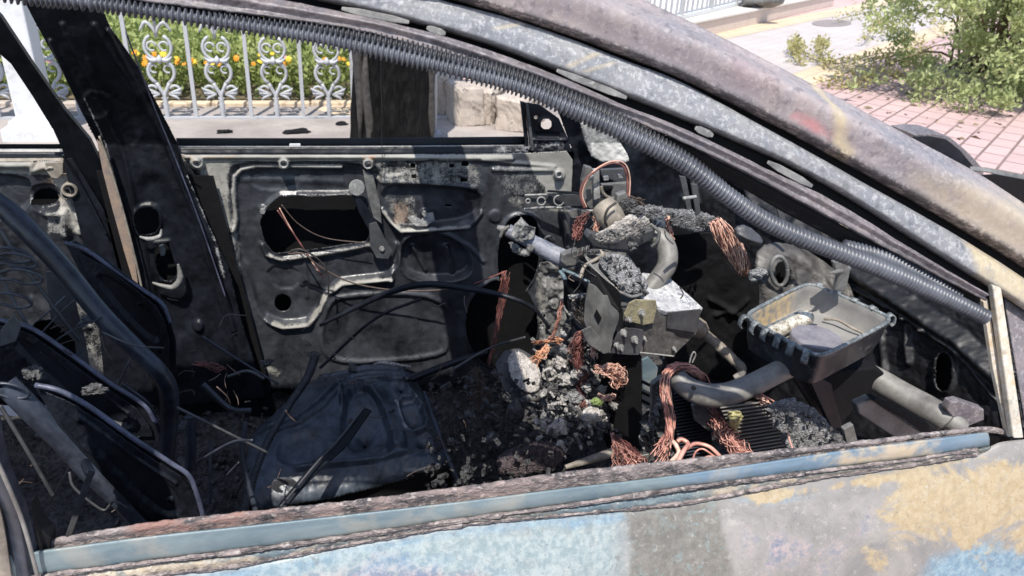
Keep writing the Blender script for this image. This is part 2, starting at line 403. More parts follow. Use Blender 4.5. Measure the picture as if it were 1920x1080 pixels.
def paint_mat():
    m, t, p = mat_new('burnt_body_paint'); b = NB(t); co = b.coord(); 
    big = b.noise(co, 4.2, 5, .6, .6); md = b.noise(co, 15, 6, .68, .6, 2.5); fn = b.noise(co, 90, 4, .75, 0, 6.); vf = b.noise(co, 330, 2, .7, 0, 1.3)
    st = b.noise(b.coord((2.2, 1, 14)), 3.2, 4, .6, .3, 4.2)
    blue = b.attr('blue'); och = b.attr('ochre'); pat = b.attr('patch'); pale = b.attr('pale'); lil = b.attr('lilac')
    c = b.mix(b.rng(md, .36, .64), (.175, .168, .164), (.265, .25, .232))
    c = b.mix(b.m('MULTIPLY', pale, b.rng(big, .2, .5)), c, b.mix(b.rng(fn, .4, .6), (.18, .24, .255), (.30, .35, .35)))
    c = b.mix(b.rng(b.m('ADD', md, b.m('MULTIPLY', lil, .4)), .64, .86), c, b.mix(b.rng(fn, .42, .58), (.13, .15, .21), (.34, .27, .265)))
    c = b.mix(b.rng(b.m('ADD', b.m('MULTIPLY', md, .7), b.m('MULTIPLY', blue, .58)), .56, .80), c, b.mix(b.rng(fn, .4, .6), (.12, .20, .27), (.22, .31, .36)))
    on = b.noise(co, 8.5, 9, .68, .9, 41)
    c = b.mix(b.m('MULTIPLY', b.rng(b.m('ADD', b.m('MULTIPLY', on, 1.0), b.m('MULTIPLY', och, .34)), .70, .77), .9), c, b.mix(b.rng(fn, .38, .6), (.31, .235, .13), (.385, .31, .195)))
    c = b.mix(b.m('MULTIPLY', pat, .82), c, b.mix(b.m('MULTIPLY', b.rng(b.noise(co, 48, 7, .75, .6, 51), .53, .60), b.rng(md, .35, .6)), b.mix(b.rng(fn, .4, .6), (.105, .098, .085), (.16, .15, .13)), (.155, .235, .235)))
    edge = b.attr('edge')
    fk = b.noise(co, 30, 9, .78, .5, 17); fk2 = b.noise(co, 62, 8, .8, .2, 27)
    c = b.mix(b.m('MULTIPLY', b.rng(fk, .565, .60), .24), c, (.16, .155, .155)); c = b.mix(b.m('MULTIPLY', b.rng(fk2, .575, .61), .28), c, (.44, .42, .39)); c = b.mix(b.m('MULTIPLY', b.rng(b.noise(b.coord((1, 1, .25), (0, .5, 0)), 55, 6, .8, .3, 31), .62, .64), .4), c, (.12, .10, .09))
    c = b.mix(b.m('MULTIPLY', edge, b.rng(b.m('ADD', b.m('MULTIPLY', md, .6), b.m('MULTIPLY', st, .4)), .40, .56)), c, b.mix(fn, (.07, .08, .10), (.22, .21, .17)))
    c = b.mix(b.m('MULTIPLY', b.rng(vf, .62, .72), .6), c, (.10, .09, .09))
    c = b.mix(b.m('MULTIPLY', b.rng(b.noise(co, 160, 2, .5, 0, 9), .66, .76), .3), c, (.50, .52, .52))
    b.l(c, p.inputs['Base Color']); b.l(b.rng(md, .3, .7, .42, .62), p.inputs['Roughness'])
    b.l(b.bump(b.m('ADD', fn, b.m('MULTIPLY', vf, .5)), .18, .001), p.inputs['Normal']); return m
M['paint'] = paint_mat()
def belt_mat(nm='blue_heat_tinted_trim', lo=.52, bs=.2, pale=(.36, .34, .30)):
    m, t, p = mat_new(nm); b = NB(t); co = b.coord()
    st = b.noise(b.coord((1, 1, 3)), 9, 5, .62, .8); fn = b.noise(co, 120, 3, .7, 0, 3); 
    r = b.m('MULTIPLY', b.rng(b.noise(b.coord(), 13, 4, .6, .4, 8), lo, lo+.1), b.m('ADD', .25, b.attr('ochre')))
    c = b.mix(b.rng(st, .36, .64), (.09, .135, .16), (.16, .205, .22)); c = b.mix(b.m('MULTIPLY', b.attr('blue'), b.rng(fn, .2, .5)), c, (.12, .21, .33))
    c = b.mix(r, c, b.mix(fn, (.42, .32, .19), pale)); c = b.mix(b.m('MULTIPLY', b.attr('edge'), b.rng(st, .35, .55)), c, b.mix(fn, (.04, .05, .06), (.17, .16, .13)))
    b.l(c, p.inputs['Base Color']); p.inputs['Roughness'].default_value = .42; b.l(b.bump(b.m('ADD', fn, st), bs, .003), p.inputs['Normal']); return m
M['belt'] = belt_mat(); M['ledge'] = belt_mat('blistered_ledge_paint', .46, 1.0, (.42, .40, .37))
def lip_mat():
    m, t, p = mat_new('charred_seal'); b = NB(t); co = b.coord((1, 1, 2)); n = b.noise(co, 22, 5, .7, .9); f = b.noise(co, 120, 4, .7, 0, 5)
    c = b.mix(b.rng(n, .38, .6), (.05, .045, .048), (.27, .225, .215)); c = b.mix(b.rng(f, .52, .66), c, (.42, .37, .345)); c = b.mix(b.m('MULTIPLY', b.attr('rust'), b.rng(n, .4, .6)), c, (.26, .15, .125))
    b.l(c, p.inputs['Base Color']); p.inputs['Roughness'].default_value = .75; b.l(b.bump(b.m('ADD', n, f), .9, .004), p.inputs['Normal']); return m
M['lip'] = lip_mat()
def band_mat(name, c1, c2, c3, spk, sc=7., pinkc=(.5, .2, .2)):
    m, t, p = mat_new(name); b = NB(t); co = b.coord(); n1 = b.noise(co, sc, 5, .6, .5); n2 = b.noise(co, sc*4, 5, .7, .2, 4); f = b.noise(co, 150, 3, .72, 0, 2); g = b.noise(co, 75, 3, .6, 0, 12)
    c = b.mix(b.rng(n1, .38, .62), c1, c2); c = b.mix(b.rng(n2, .47, .64), c, c3); c = b.mix(b.m('MULTIPLY', b.rng(f, .50, .63), .62), c, spk); c = b.mix(b.m('MULTIPLY', b.rng(b.noise(b.coord((.35, 1, 1.2), (0, R(24), 0)), 26, 6, .7, .4, 19), .48, .66), .45), c, tuple(v*.62 for v in c2))
    c = b.mix(b.m('MULTIPLY', b.rng(g, .56, .66), .5), c, tuple(v*.5 for v in c1))
    c = b.mix(b.m('MULTIPLY', b.attr('ochre'), b.rng(n2, .25, .5)), c, b.mix(f, (.40, .33, .20), (.50, .42, .29)))
    c = b.mix(b.m('MULTIPLY', b.m('MULTIPLY', b.attr('pink'), .6), b.rng(n2, .38, .6)), c, pinkc)
    e = b.m('MULTIPLY', b.attr('edge'), b.rng(b.m('ADD', b.m('MULTIPLY', f, .5), b.m('MULTIPLY', n2, .5)), .40, .52)); c = b.mix(e, c, (.02, .02, .024))
    b.l(c, p.inputs['Base Color']); p.inputs['Roughness'].default_value = .52; b.l(b.bump(b.m('ADD', f, g), .32, .0012), p.inputs['Normal']); return m
M['outer'] = band_mat('lilac_grey_burnt_pillar', (.19, .18, .20), (.31, .265, .26), (.24, .22, .235), (.37, .34, .34))
M['flange'] = band_mat('zinc_speckled_flange', (.15, .16, .18), (.245, .245, .25), (.19, .20, .22), (.42, .425, .43), 14.)
M['ridge'] = band_mat('purple_brown_frame', (.10, .09, .10), (.20, .175, .175), (.14, .13, .15), (.30, .275, .285), 12.)
M['post'] = band_mat('cream_scorched_post', (.36, .33, .28), (.50, .46, .38), (.42, .33, .22), (.55, .53, .5), 9.)
M['hose'] = simple('sooty_corrugated_hose', (.092, .102, .124), .42, .5, 11, .2, col2=(.035, .039, .05))
M['hose2'] = simple('sooty_thin_hose', (.035, .038, .048), .5, .5, 20, .1); M['edge'] = burnt('blue_edge_highlight', (.04, .045, .07), (.12, .13, .19), base=.1, rough=.4, bs=.5, sc=22)  # edge colour: pale blue imitating highlights on plates and pillar

def white_mat(name, c, dirt):
    m, t, p = mat_new(name); b = NB(t); co = b.coord(); n = b.noise(co, 6, 5, .7, .4); f = b.noise(co, 60, 3, .7)
    b.l(b.mix(b.rng(b.m('ADD', b.m('MULTIPLY', n, .6), b.m('MULTIPLY', f, .4)), .52, .68), c, dirt), p.inputs['Base Color']); p.inputs['Roughness'].default_value = .55
    b.l(b.bump(f, .2, .002), p.inputs['Normal']); return m
M['iron'] = white_mat('white_iron_paint', (.40, .41, .43), (.24, .24, .25))
M['column'] = white_mat('white_column_paint', (.60, .61, .62), (.42, .42, .43))
M['rusted'] = simple('rusted_flange_paint', (.36, .25, .17), .65, .4, 9, .4, col2=(.17, .15, .15))
M['stone'] = white_mat('sooty_stone', (.44, .375, .32), (.07, .06, .055))
M['kerb'] = white_mat('pale_pink_kerb', (.60, .50, .45), (.45, .36, .32))
M['kerbtop'] = white_mat('pale_ledge', (.66, .62, .58), (.5, .46, .42))
def bark_mat():
    m, t, p = mat_new('charred_bark'); b = NB(t); co = b.coord((1, 1, .22)); n = b.noise(co, 28, 6, .7, .6); v = b.vor(b.coord((1, 1, .35)), 26)
    b.l(b.mix(b.rng(n, .40, .66), (.002, .002, .0025), (.012, .011, .0105)), p.inputs['Base Color']); p.inputs['Roughness'].default_value = .8; p.inputs['Specular IOR Level'].default_value = .15
    b.l(b.bump(b.m('ADD', n, v), 1.0, .02), p.inputs['Normal']); return m
M['bark'] = bark_mat(); M['bark2'] = simple('peeling_bark', (.075, .068, .062), .85, .5, 30, .9, col2=(.012, .011, .011)); M['shield'] = burnt('scorched_shield', (.035, .032, .03), (.14, .13, .118), ash=(.28, .265, .24), rust=(.3, .2, .1), base=.15, rough=.5, bs=.3, sc=8)
def ground_mat(name, a, c2, sc=2., soot=0.):
    m, t, p = mat_new(name); b = NB(t); co = b.coord(); n = b.noise(co, sc, 6, .65, .4); f = b.noise(co, sc*14, 4, .75, 0, 3); 
    c = b.mix(b.rng(n, .38, .62), a, c2); c = b.mix(b.m('MULTIPLY', b.rng(f, .56, .68), .6), c, tuple(v*.5 for v in a))
    b.l(c, p.inputs['Base Color']); p.inputs['Roughness'].default_value = .9; b.l(b.bump(f, .3, .006), p.inputs['Normal']); return m
M['pave'] = ground_mat('dusty_paving', (.36, .32, .295), (.25, .22, .205))
M['verge'] = ground_mat('pale_footway', (.56, .46, .42), (.48, .40, .36))  # plain pale pink-beige ground colour
M['soil'] = ground_mat('bed_soil', (.10, .085, .05), (.17, .13, .08), 5)
def brick_mat(name, c1, c2, mort, rot, bw=.24, rh=.12, msz=.008, sc=1., dirt=.5):
    m, t, p = mat_new(name); b = NB(t); co = b.coord(rot=(0, 0, rot)); wb = b.noise(co, 3, 3, .6)
    x = b.n('ShaderNodeTexBrick'); b.l(co, x.inputs['Vector']); x.inputs['Color1'].default_value = (*c1, 1); x.inputs['Color2'].default_value = (*c2, 1); x.inputs['Mortar'].default_value = (*mort, 1)
    x.inputs['Scale'].default_value = sc; x.inputs['Mortar Size'].default_value = msz; x.inputs['Brick Width'].default_value = bw; x.inputs['Row Height'].default_value = rh; x.inputs['Mortar Smooth'].default_value = .1
    n = b.noise(b.coord(), 1.3, 6, .68, .4); f = b.noise(b.coord(), 26, 4, .75)
    c = b.mix(b.m('MULTIPLY', b.rng(n, .45, .65), dirt), x.outputs[0], tuple(v*.8 for v in c2)); c = b.mix(b.m('MULTIPLY', b.rng(f, .54, .68), .5), c, tuple(v*.6 for v in c1))
    b.l(c, p.inputs['Base Color']); p.inputs['Roughness'].default_value = .85; b.l(b.bump(b.m('SUBTRACT', b.m('MULTIPLY', f, .4), x.outputs['Fac']), .5, .006), p.inputs['Normal']); return m
ANG = R(-39)
M['pink'] = brick_mat('pink_paving_brick', (.52, .37, .36), (.47, .33, .325), (.17, .12, .11), ANG, .30, .17, .010)
M['pinkpale'] = brick_mat('pale_pink_paving', (.60, .42, .39), (.54, .37, .35), (.36, .26, .24), ANG, .30, .17, .012)
M['yel'] = brick_mat('yellow_paving', (.62, .50, .36), (.58, .46, .33), (.40, .32, .23), ANG, .3, .17, .01)
M['greyp'] = brick_mat('grey_paving', (.50, .455, .44), (.47, .425, .415), (.42, .38, .37), ANG, .3, .17, .01)
def leaf_mat(name, a, c2, tr=.3):
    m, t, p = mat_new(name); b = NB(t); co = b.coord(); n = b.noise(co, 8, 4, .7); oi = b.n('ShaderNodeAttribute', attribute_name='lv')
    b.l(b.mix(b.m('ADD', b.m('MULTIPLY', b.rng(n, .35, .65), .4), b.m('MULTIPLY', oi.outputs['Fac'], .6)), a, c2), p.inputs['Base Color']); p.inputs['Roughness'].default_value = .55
    tl = b.n('ShaderNodeBsdfTranslucent'); ml = b.n('ShaderNodeMixShader'); ml.inputs[0].default_value = tr
    b.l(b.mix(oi.outputs['Fac'], a, c2), tl.inputs[0]); b.l(p.outputs[0], ml.inputs[1]); b.l(tl.outputs[0], ml.inputs[2])
    b.l(ml.outputs[0], t.nodes['Material Output'].inputs[0]); return m
M['leaf'] = leaf_mat('bed_leaves', (.20, .27, .07), (.52, .56, .22), .4)
M['bush'] = leaf_mat('dusty_bush_leaves', (.28, .34, .13), (.64, .69, .36), .45)
M['bushy'] = leaf_mat('yellowing_leaves', (.30, .28, .10), (.50, .46, .22))
M['stem'] = simple('woody_stem', (.22, .17, .10), .8)
M['f_or'] = simple('orange_petal', (.85, .36, .02), .6, .2); M['f_ye'] = simple('yellow_petal', (.85, .62, .05), .6, .2); M['f_pi'] = simple('pink_petal', (.70, .30, .42), .6, .2)
#PARTS
# =================================================================== SETTING
def flat(name, pts, z, mat):
    return struct(mesh(name, [(x, y, z) for x, y in pts], [tuple(range(len(pts)))], mat, None, False))
flat('ground', [(-150, -150), (150, -150), (150, 250), (-150, 250)], 0, M['verge'])
flat('pavement', [(-12, 1.9), (3.3, 1.9), (3.9, 5.75), (-12, 5.6)], .014, M['pave'])
e1 = np.array((math.cos(R(39)), math.sin(R(39)))); e2 = np.array((-e1[1], e1[0])); O = G(1820, 287)[:2]
def band(name, a0, a1, b0, b1, z, mat):
    q = [O+e1*a+e2*b_ for a, b_ in ((a0, b0), (a1, b0), (a1, b1), (a0, b1))]
    return flat(name, [tuple(v) for v in q], z, mat)
band('brick_paving', -6, 30, -3, 14, .008, M['pinkpale'])
band('red_brick_paving', -3.2, 14, -1.2, 1.75, .012, M['pink'])
band('yellow_paving_strip', -3, 20, 1.75, 2.15, .016, M['yel'])
band('grey_paving_panel', -3, 20, 2.15, 3.75, .012, M['greyp'])
band('yellow_paving_strip', -3, 20, 3.75, 4.15, .016, M['yel'])
kb = root('kerb_edging', (*(O-e2*1.3+e1*.3), 0), 'long cream kerb stone edging the pink brick paving at right', 'kerb')
for i in range(5):
    a = O-e2*1.45+e1*(-1.5+i*1.5); mbx = MB(); mbx.box((*a, .05), .745, .15, .07, [[e1[0], e2[0], 0], [e1[1], e2[1], 0], [0, 0, 1]]); bevel(mbx.build('kerb_stone', M['kerbtop'], kb, False), .01)
gl = root('drain_cover', G(1560, 43, .02), 'dark oval iron drain cover set in the grey paving panel', 'drain cover')
gm = MB(); c0 = G(1560, 43, .02); t_ = np.linspace(0, 2*np.pi, 28, endpoint=False)
v0 = np.stack([c0[0]+.62*np.cos(t_)*e1[0]-.26*np.sin(t_)*e1[1], c0[1]+.62*np.cos(t_)*e1[1]+.26*np.sin(t_)*e1[0], 0*t_+.022], 1)
gm.add(np.vstack([v0, v0*[1, 1, 0]]), [tuple(range(28))]+[(i, i+28, (i+1) % 28+28, (i+1) % 28) for i in range(28)]); gm.build('cover_plate', simple('weathered_cover', (.30, .26, .25), .8), gl, False)

# low wall with railing, upper right
wb0 = G(1150, 112)[:2]; wb1 = G(1562, 12)[:2]; wd = wb1-wb0; wl = np.linalg.norm(wd); wd /= wl; wn = np.array((-wd[1], wd[0]))
Mw = [[wd[0], wn[0], 0], [wd[1], wn[1], 0], [0, 0, 1]]
lw = root('low_wall', (*((wb0+wb1)/2), 0), 'low pale pink wall with a wide ledge under the far white railing', 'wall')
mbx = MB(); mbx.box((*((wb0+wb1)/2+wn*.9), .11), wl/2, .9, .11, Mw); bevel(mbx.build('wall_body', M['kerb'], lw, False), .02)
mbx = MB(); mbx.box((*((wb0+wb1)/2+wn*.93), .24), wl/2+.03, .96, .019, Mw); bevel(mbx.build('coping', M['kerbtop'], lw, False), .008)
RZ = .26; ra = G(1250, 42, RZ)[:2]; rbb = G(1410, 4, RZ)[:2]; rd_ = (rbb-ra)/np.linalg.norm(rbb-ra); rlen = np.linalg.norm(rbb-ra)+4; ra = ra-rd_*2; Mr = [[rd_[0], -rd_[1], 0], [rd_[1], rd_[0], 0], [0, 0, 1]]
rl = root('railing', (*ra, RZ), 'white upright bar railing standing on the ledge at upper right', 'railing')
def bar(mb, a, b_, r, ns=6): mb.tube([a, b_], r, ns)
for zz in (RZ+.03, RZ+1.0):
    mb = MB(); mb.box((*(ra+rd_*rlen/2), zz), rlen/2, .03, .025, Mr); mb.build('rail', M['column'], rl, False)
k = 0; s_ = .1
while s_ < rlen:
    p = ra+rd_*s_; mb = MB(); bar(mb, (*p, RZ), (*p, RZ+1.0), .016 if k % 6 else .035); mb.build('baluster', M['column'], rl); s_ += .2; k += 1
rk = lump('stone', G(1425, 14, .26)+[0, 0, .12], (.32, .2, .13), M['steel'], None, 4, .3, 3); tag(rk, 'small grey rock lying on the ledge below the far railing', 'rock')

# ornamental iron fence beyond the burnt car
FY = 5.25
def fx(px, py=200): return W(px, py, FY)[0]
fz0 = W(500, 225, FY)[2]
fe = root('ornamental_fence', (-.8, FY, 0), 'ornamental white iron fence of posts and scroll panels before the flower bed', 'fence')
mb = MB(); mb.box((-1.6, FY, fz0), 2.55, .022, .026); mb.build('bottom_rail', M['iron'], fe, False)
mb = MB(); mb.box((-1.6, FY, 1.12), 2.55, .018, .02); mb.build('top_rail', M['iron'], fe, False)
for px in (-60, 45, 148, 255, 366, 470, 568, 662, 806):
    x = fx(px); mb = MB(); mb.box((x, FY, .58), .013, .013, .56); mb.build('fence_post', M['iron'], fe, False)
def scroll(x):
    mb = MB(); zb = fz0
    def arc(cx, cz, r, a0, a1, rr=.010, n=18):
        t = np.radians(np.linspace(a0, a1, n)); mb.tube(np.stack([x+cx+r*np.cos(t), FY+0*t, cz+r*np.sin(t)], 1), rr, 6)
    arc(0, zb+.345, .086, -60, 240, .013); arc(0, zb+.515, .088, 120, 420, .012)
    for sg in (-1, 1):
        mb.tube([(x+sg*.043, FY, zb+.27), (x+sg*.02, FY, zb+.22), (x, FY, zb+.17), (x, FY, zb)], [.013, .014, .018, .016], 6, 12)
        arc(sg*.075, zb+.215, .034, -90 if sg > 0 else 270, 160 if sg > 0 else 20, .010, 12)
        arc(sg*.04, zb+.52, .03, 0, 300, .008, 12); arc(sg*.045, zb+.365, .026, 30, 300, .007, 10)
        for q in (0, 1, 2):
            mb.tube([(x+sg*.03, FY, zb+.19), (x+sg*(.08+.02*q), FY-.01, zb+.17+.03*q), (x+sg*(.10+.012*q), FY-.012, zb+.15+.045*q)], [.008, .013, .004], 5, 6)
        mb.tube([(x+sg*.10, FY, zb+.62), (x+sg*.06, FY, zb+.68), (x+sg*.015, FY, zb+.64), (x, FY, zb+.60)], [.006, .014, .012, .01], 6, 10)
        mb.tube([(x, FY, zb+.43), (x+sg*.05, FY-.01, zb+.425), (x+sg*.085, FY, zb+.45)], [.014, .016, .005], 6, 8)
    mb.tube([(x, FY, zb+.58), (x, FY, 1.12)], .011, 6); mb.tube([(x, FY, zb+.40), (x, FY-.012, zb+.43), (x, FY, zb+.46)], [.006, .026, .006], 8, 8)
    for q in np.linspace(.02, .16, 4): mb.tube([(x-.022, FY, zb+q), (x+.022, FY, zb+q)], .008, 5)
    return mb.build('scroll_panel', M['iron'], fe)
for px in (-6, 100, 205, 312, 417, 519, 617, 715): scroll(fx(px))
# white column with rail, left
cx_ = W(75, 250, 4.85)
cl = root('white_column', (cx_[0], 4.85, 0), 'thick white square column on a stepped base, left beyond the rear window', 'column')
mb = MB(); mb.box((cx_[0], 4.85, 1.0), .092, .092, 1.0); bevel(mb.build('shaft', M['column'], cl, False), .01)
mb = MB(); mb.box((cx_[0], 4.85, .045), .17, .17, .045); mb.box((cx_[0], 4.85, .11), .13, .13, .022); bevel(mb.build('base', M['column'], cl, False), .008)
mb = MB(); mb.box((cx_[0]-.9, 4.85, 1.06), .81, .03, .05); mb.build('cross_rail', M['column'], cl, False)
# bed kerb
bk = root('bed_kerb', (-1, 5.62, 0), 'sandy stone kerb along the front of the flower bed', 'kerb')
for i in range(9):
    mb = MB(); mb.box((-5+i*.745, 5.66+.02*math.sin(i), .02), .368, .04, .026); bevel(mb.build('kerb_stone', M['stone'] if i == 4 else M['yel'], bk, False), .012)
flat('soil', [(-12, 5.7), (1.0, 5.7), (1.0, 8.8), (-12, 8.8)], .02, M['soil'])
# foliage
def leaves(name, centers, size, mat, dirs=None, parent=None, n=3, lv=None):
    c = np.asarray(centers); m_ = len(c); a = rng.uniform(0, 2*np.pi, m_); el = rng.uniform(-.9, 1.3, m_) if dirs is None else dirs
    d = np.stack([np.cos(a)*np.cos(el), np.sin(a)*np.cos(el), np.sin(el)], 1); sd_ = np.cross(d, rng.normal(size=(m_, 3))); sd_ /= np.linalg.norm(sd_, axis=1)[:, None]
    L = size*rng.uniform(.6, 1.3, m_)[:, None]; wv = sd_*L*.28; up = np.cross(d, sd_)*L*.08
    V = np.stack([c, c+d*L*.45+wv+up, c+d*L, c+d*L*.45-wv+up], 1).reshape(-1, 3)
    F = np.arange(m_*4).reshape(-1, 4); l = np.repeat(rng.uniform(0, 1, m_) if lv is None else lv, 4)
    return mesh(name, V, F, mat, parent, False, {'lv': l})
pl = []; lvv = []
for _ in range(2300):
    x = rng.uniform(-4.3, .9); y = rng.uniform(5.78, 8.2); h = rng.uniform(.30, .50); lean = rng.normal(0, .05, 2); k = rng.integers(16, 26); b0 = rng.uniform(.2, .9)
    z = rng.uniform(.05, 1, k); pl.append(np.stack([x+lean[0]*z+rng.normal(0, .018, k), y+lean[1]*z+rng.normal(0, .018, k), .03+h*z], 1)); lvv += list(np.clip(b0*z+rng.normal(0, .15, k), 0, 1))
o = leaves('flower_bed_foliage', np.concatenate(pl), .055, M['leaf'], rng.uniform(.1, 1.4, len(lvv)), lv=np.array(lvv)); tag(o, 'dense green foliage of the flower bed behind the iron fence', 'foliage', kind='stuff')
def flower(mat, loc, r, lab, cat_, grp):
    mb = MB(); npt = 9; V = [(0, 0, .006)]; F = []
    for k in range(npt):
        a = 2*np.pi*k/npt; 
        for da, rr in ((-.28, .6), (0, 1.0), (.28, .6)): V.append((math.cos(a+da)*r*rr, math.sin(a+da)*r*rr, .004*rr-.006*rr*rr))
        i = 1+3*k; F.append((0, i, i+1, i+2))
    V = np.array(V); tl = rng.uniform(.5, 1.2); az = rng.uniform(-.7, .7); cz, sz = math.cos(tl), math.sin(tl)
    V = V@np.array([[1, 0, 0], [0, cz, sz], [0, -sz, cz]]); ca, sa = math.cos(az), math.sin(az); V = V@np.array([[ca, sa, 0], [-sa, ca, 0], [0, 0, 1]])
    o = mesh('flower', V+np.asarray(loc), F, mat, None, False); thick(o, .004); return tag(o, lab, cat_, grp)
fl = [('f_or', 'small orange blossom standing above the flower bed foliage', 'orange blossoms of the flower bed'), ('f_ye', 'small yellow blossom standing above the flower bed foliage', 'yellow blossoms of the flower bed'), ('f_pi', 'small pink blossom standing above the flower bed foliage', 'pink blossoms of the flower bed')]
for i in range(120):
    px, py = rng.uniform(-10, 165) if i % 3 == 0 else rng.uniform(250, 690), rng.uniform(72, 128); k = rng.choice([0, 1, 2], p=[.42, .46, .12]); p = W(px, py, 5.70+rng.uniform(0, .1)+(.7+rng.uniform(0, .5))*(py < 96))
    if p[2] < .3: continue
    flower(M[fl[k][0]], p, rng.uniform(.018, .033), fl[k][1], 'flower', fl[k][2])
# trunk
tb = np.array((W(737, 250, 4.35)[0], 4.35, 0)); tr = root('tree_trunk', tb, 'thick charred black tree trunk with peeling bark beyond the car', 'tree')
th = np.linspace(0, 2*np.pi, 72, endpoint=False); zs = np.linspace(0, 2.6, 90); V = []
for z in zs:
    q = np.stack([np.cos(th), np.sin(th), 0*th+z], 1); rr = .235+.05*math.exp(-z*5)+.02*fbm(q*[2.2, 2.2, .6], 2.5, 4, 3)+.012*np.abs(fbm(q*[6, 6, .8], 2, 3, 9)); V.append(np.stack([tb[0]+rr*np.cos(th), tb[1]+rr*np.sin(th), q[:, 2]], 1))
V = np.concatenate(V); F = [(i*72+k, i*72+(k+1) % 72, (i+1)*72+(k+1) % 72, (i+1)*72+k) for i in range(89) for k in range(72)]; mesh('trunk', V, F, M['bark'], tr)
for i, (a, z0, z1, r_) in enumerate(((-2.6, .15, 1.9, .035), (-.35, .1, 1.2, .04), (-.2, .7, 2.0, .03), (-2.9, .8, 2.3, .03), (-2.3, 0.0, .7, .03))):
    zz = np.linspace(z0, z1, 14); R_ = .25+.012*np.sin(zz*9+i); path = np.stack([tb[0]+R_*np.cos(a+.05*np.sin(zz*7)), tb[1]+R_*np.sin(a+.05*np.sin(zz*7)), zz], 1)
    mb = MB(); mb.tube(path, np.interp(np.linspace(0, 1, 14), [0, .2, .8, 1], [.01, r_, r_*.8, .008]), 9); mb.build('bark_strip', M['bark2'], tr)
for k in range(3):
    a = (-.6, .9, 2.6)[k]; mb = MB(); p0 = tb+[0, 0, 2.3]; mb.tube([p0, p0+[.5*math.cos(a), .5*math.sin(a), .6], p0+[1.1*math.cos(a), 1.1*math.sin(a), 1.6]], [.16, .11, .05], 12, 16); mb.build('limb', M['bark'], tr)
pp = W(813, 250, 4.75); po = root('thin_post', (pp[0], 4.75, 0), 'thin white post right beside the charred trunk', 'post')
mb = MB(); mb.tube([(pp[0], 4.75, 0), (pp[0], 4.75, 1.3)], .024, 10); mb.build('shaft', M['iron'], po); mb = MB(); mb.box((pp[0], 4.75, .02), .05, .05, .02); mb.build('foot', M['iron'], po, False)
# stone blocks
def block(name, px, py, Y, hx, hy, hz, rz, z, lab, seed, mat=None):
    c = W(px, py, Y); bm = bmesh.new(); bmesh.ops.create_cube(bm, size=2); bmesh.ops.subdivide_edges(bm, edges=bm.edges[:], cuts=9, use_grid_fill=True)
    V = np.array([v.co[:] for v in bm.verts]); F = [tuple(v.index for v in f.verts) for f in bm.faces]; bm.free()
    q = V*[hx, hy, hz]; rn = np.maximum(np.abs(V).max(1)*0+1, 1); e_ = np.sort(np.abs(V), 1)[:, 1]
    q = q*(1-.06*(e_ > .99))[:, None]+(.012*fbm(q, 9, 4, seed))[:, None]*V; cz, sz = math.cos(rz), math.sin(rz)
    q = q@np.array([[cz, sz, 0], [-sz, cz, 0], [0, 0, 1]])+[c[0], Y, z]
    return tag(mesh(name, q, F, mat or M['stone'], None, False), lab, 'stone block')
block('stone_block', 872, 225, 5.15, .11, .16, .15, .15, .15, 'sooty stone block nearest the charred trunk in the lower row', 1)
block('stone_block', 922, 215, 5.25, .10, .22, .14, -.6, .14, 'pale wedge shaped stone block at the middle of the broken pile', 2)
block('stone_block', 978, 225, 5.05, .12, .24, .13, -.6, .13, 'cream stone block at the right end of the pile beside the window post', 3)
block('stone_block', 848, 165, 5.6, .13, .16, .09, .1, .42, 'dark stained stone slab at the back of the pile', 4)
block('stone_block', 905, 178, 5.65, .13, .14, .09, -.25, .38, 'cracked pinkish stone slab lying behind the wedge shaped block', 5)
block('stone_block', 840, 215, 5.4, .10, .12, .17, .1, .17, 'blackened stone block in the shade directly beside the thin post', 6)
# debris on pavement
for i, (px, py, sx) in enumerate(((560, 246, .07), (420, 247, .05), (50, 248, .04), (640, 232, .04), (545, 248, .05))):
    o = lump('charred_scrap', G(px, py, .022), (sx, sx*.6, .014), M['black'], None, i, .4, 3); tag(o, ('flat black charred scrap on the pavement, the largest of them, midway along the fence', 'small charred scrap on the pavement beside the far centre pillar', 'charred scrap on the pavement at the foot of the white column', 'tiny charred scrap on the pavement next to the charred trunk', 'small charred scrap touching the largest one on the pavement')[i], 'scrap')
